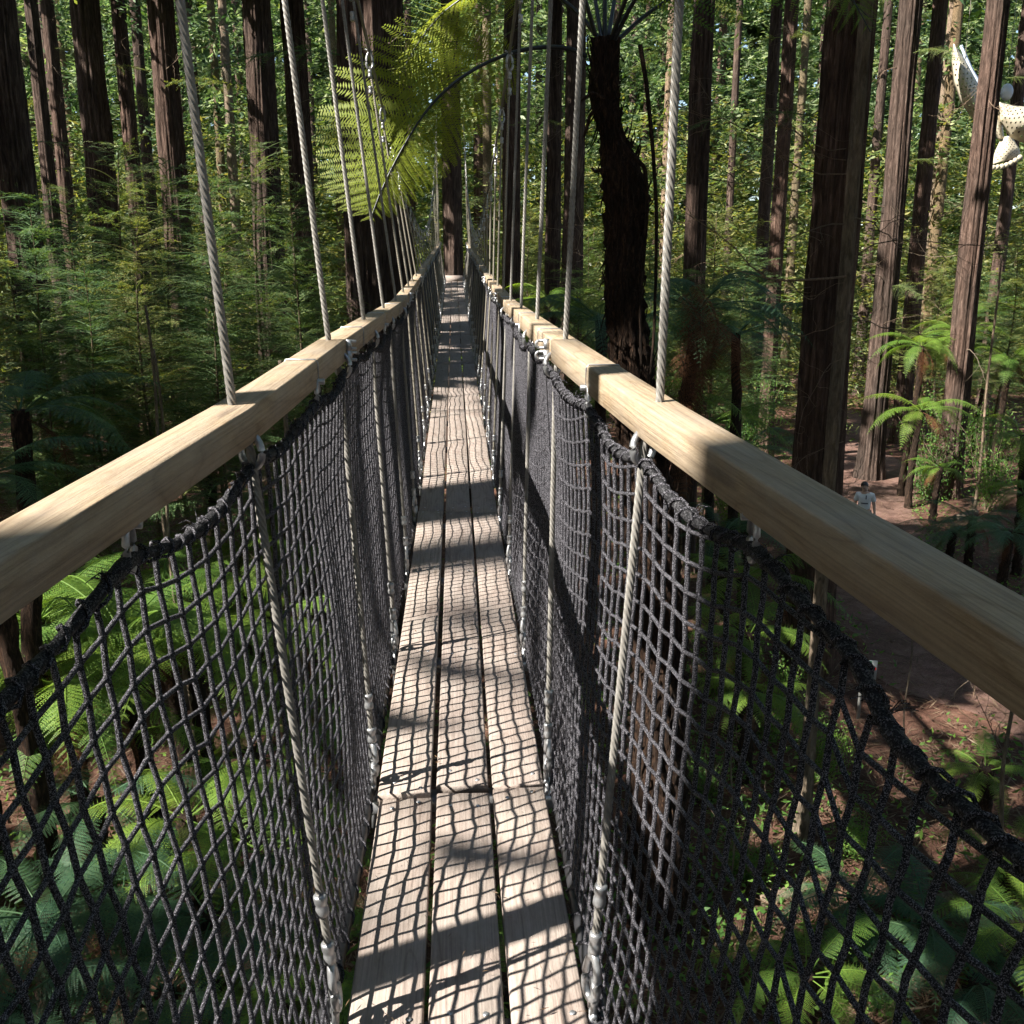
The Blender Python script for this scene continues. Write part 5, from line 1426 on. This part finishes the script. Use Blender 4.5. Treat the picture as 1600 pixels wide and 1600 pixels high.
    for x in (-0.062, 0.002):
        em.add(*tubes(np.array([[x - 0.012, -0.098, 1.617], [x, -0.106, 1.619], [x + 0.012, -0.098, 1.617]]), 0.006, 6, cap=True))
        em.add(*tubes(np.array([[x - 0.018, -0.098, 1.638], [x, -0.106, 1.642], [x + 0.018, -0.098, 1.638]]), 0.004, 5, cap=True))
    em.add(*tubes(np.array([[-0.05, -0.100, 1.553], [-0.03, -0.108, 1.551], [-0.01, -0.100, 1.553]]), 0.005, 5, cap=True))
    link("face_features", em.mesh("face_features", M_hair, True), body)
    # print on the shirt and sunglasses hanging from the neckline
    pm = MB()
    box(pm, (-0.075, -0.148, 1.145), (0.085, -0.128, 1.175)); box(pm, (0.02, -0.135, 1.27), (0.045, -0.108, 1.37))
    link("shirt_print", pm.mesh("shirt_print", M_print), o)
person()

# ------------------------------------------------------------------ sign by the path
def sign():
    d = 15.6
    P = at_depth(1357, 1045, d); zb = float(ground_z(P[0], P[1]))
    o = tag(empty("sign", (P[0], P[1], zb), math.radians(-12)), "small white and green notice board on a post beside the path", "sign")
    h = P[2] - zb
    M_post = NT("sign_post_grey").set((0.2, 0.2, 0.19), 0.6).m
    M_white = NT("sign_white").set((0.22, 0.235, 0.235), 0.5).m; M_green = NT("sign_green").set((0.02, 0.09, 0.05), 0.5).m; M_red = NT("sign_red").set((0.5, 0.03, 0.03), 0.5).m
    b = MB(); box(b, (-0.12, -0.03, -0.1), (-0.07, 0.02, h + 0.2)); link("post", b.mesh("post", M_post), o)
    b = MB(); box(b, (-0.12, -0.05, h - 0.16), (0.12, -0.032, h + 0.16)); bd = link("board", b.mesh("board", M_white), o)
    b = MB(); box(b, (-0.118, -0.056, h - 0.158), (0.03, -0.052, h + 0.158)); link("green_panel", b.mesh("green_panel", M_green), bd)
    a = np.linspace(0, 2 * PI, 14, endpoint=False)
    V = np.concatenate([np.stack([0.075 + 0.032 * np.cos(a), 0 * a - 0.056, h + 0.03 + 0.032 * np.sin(a)], 1), [[0.075, -0.058, h + 0.03]]])
    link("red_mark", MB().add(V, np.array([[i, (i + 1) % 14, 14] for i in range(14)])).mesh("red_mark", M_red), bd)
sign()

# ------------------------------------------------------------------ the spotted lantern hanging among the trunks at right
def lantern():
    d = 36.0
    M_ply = NT("cream_plywood").set((0.50, 0.44, 0.33), 0.6).m
    M_lin = NT("pale_blue_lining").set((0.45, 0.52, 0.62), 0.6).m
    c = at_depth(1545, 160, d)
    o = tag(empty("hanging_lantern", c), "large cream plywood lantern with rows of dark diamond holes hanging between the trunks", "lantern")
    right = _rt; up = np.array([0, 0, 1.0]); fwd = np.array([-_rt[1] * 1.0, _rt[0], 0]) ; fwd = np.cross(up, _rt)
    def W(px, py, dd=0.0): return at_depth(px, py, d + dd) - c
    def sheet(name, L, Rr, bulge, mat, holes=True, n=30, m=12, parent=o):
        """curved panel between two pixel edges L and Rr, with real diamond holes cut in it"""
        tl = np.linspace(0, 1, n)
        Lp = np.stack([np.interp(tl, np.linspace(0, 1, len(L)), [p[k] for p in L]) for k in (0, 1)], 1)
        Rp = np.stack([np.interp(tl, np.linspace(0, 1, len(Rr)), [p[k] for p in Rr]) for k in (0, 1)], 1)
        V = np.zeros((n, m, 3))
        for i in range(n):
            for j in range(m):
                u = j / (m - 1)
                q = Lp[i] * (1 - u) + Rp[i] * u
                V[i, j] = W(q[0], q[1], -bulge * math.sin(PI * u) - 0.5 * bulge * math.sin(PI * tl[i]))
        idx = np.arange(n * m).reshape(n, m)
        Vf = V.reshape(-1, 3); F4 = []; F3 = []; extra = []; nv = n * m
        for i in range(n - 1):
            for j in range(m - 1):
                a, b, e, f = idx[i, j], idx[i, j + 1], idx[i + 1, j + 1], idx[i + 1, j]
                if holes and i % 2 == 1 and 0 < j < m - 2 and (j + (i // 2)) % 2 == 1 and 1 < i < n - 3:
                    p = [(Vf[a] + Vf[b]) / 2, (Vf[b] + Vf[e]) / 2, (Vf[e] + Vf[f]) / 2, (Vf[f] + Vf[a]) / 2]
                    extra += p
                    k = nv; nv += 4
                    F3 += [[a, k, k + 3], [b, k + 1, k], [e, k + 2, k + 1], [f, k + 3, k + 2]]
                else: F4.append([a, b, e, f])
        if extra: Vf = np.concatenate([Vf, np.array(extra)])
        ob = link(name, mesh_from(name, Vf, [np.array(F4)] + ([np.array(F3)] if F3 else []), mat), parent)
        sd = ob.modifiers.new("Solidify", 'SOLIDIFY'); sd.thickness = 0.02
        return ob
    sheet("wing_panel", [(1490, 68), (1487, 95), (1491, 130), (1502, 160), (1520, 186)], [(1491, 70), (1508, 95), (1524, 125), (1532, 140), (1545, 178)], 0.5, M_ply, n=34, m=11)
    sheet("wing_lining", [(1500, 72), (1512, 108), (1528, 138)], [(1503, 70), (1520, 108), (1536, 134)], 0.1, M_lin, False, 10, 4)
    sheet("body_panel", [(1560, 160), (1563, 190), (1580, 215), (1610, 228)], [(1562, 160), (1585, 166), (1610, 168), (1640, 165)], 0.5, M_ply, n=28, m=12)
    sheet("side_panel", [(1535, 165), (1548, 195), (1560, 218)], [(1562, 162), (1566, 195), (1568, 216)], 0.3, M_ply, True, 22, 8)
    # fan tail with a scalloped rim
    fan = []
    sheet("tail_panel", [(1566, 214), (1556, 235), (1548, 258)], [(1580, 214), (1592, 232), (1594, 244)], 0.3, M_ply, True, 24, 13)
    for k in range(7):
        u = k / 6
        P = W(1552 + 42 * u, 262 - 16 * u + 4 * math.sin(PI * u), -0.3)
        a = np.linspace(0, 2 * PI, 12, endpoint=False)
        V = np.concatenate([P + 0.10 * (np.cos(a)[:, None] * right + np.sin(a)[:, None] * up), [P]])
        ob = link("scallop", MB().add(V, np.array([[i, (i + 1) % 12, 12] for i in range(12)])).mesh("scallop", M_ply), o)
        sd = ob.modifiers.new("Solidify", 'SOLIDIFY'); sd.thickness = 0.02
    # round head above the body and the lining beneath
    u = np.linspace(0, 2 * PI, 20, endpoint=False); v = np.linspace(0.05, PI - 0.05, 12)
    U, Vv = np.meshgrid(u, v)
    X = np.stack([0.22 * np.sin(Vv) * np.cos(U), 0.22 * np.sin(Vv) * np.sin(U), 0.30 * np.cos(Vv)], -1).reshape(-1, 3) + W(1573, 144)
    i = np.arange(240).reshape(12, 20)
    link("lamp_globe", mesh_from("lamp_globe", X, np.stack([i[:-1], i[1:], np.roll(i[1:], -1, 1), np.roll(i[:-1], -1, 1)], -1).reshape(-1, 4), M_lin, True), o)
    sheet("tail_lining", [(1570, 213), (1574, 222)], [(1578, 213), (1588, 232)], 0.05, M_lin, False, 6, 4)
    for px in (1505, 1575):
        A = W(px, 120); link("hanging_cord", MB().add(*tubes(np.array([A, A + [0, 0, 8.0]]), 0.012, 5)).mesh("hanging_cord", M_cable_far), o)
lantern()
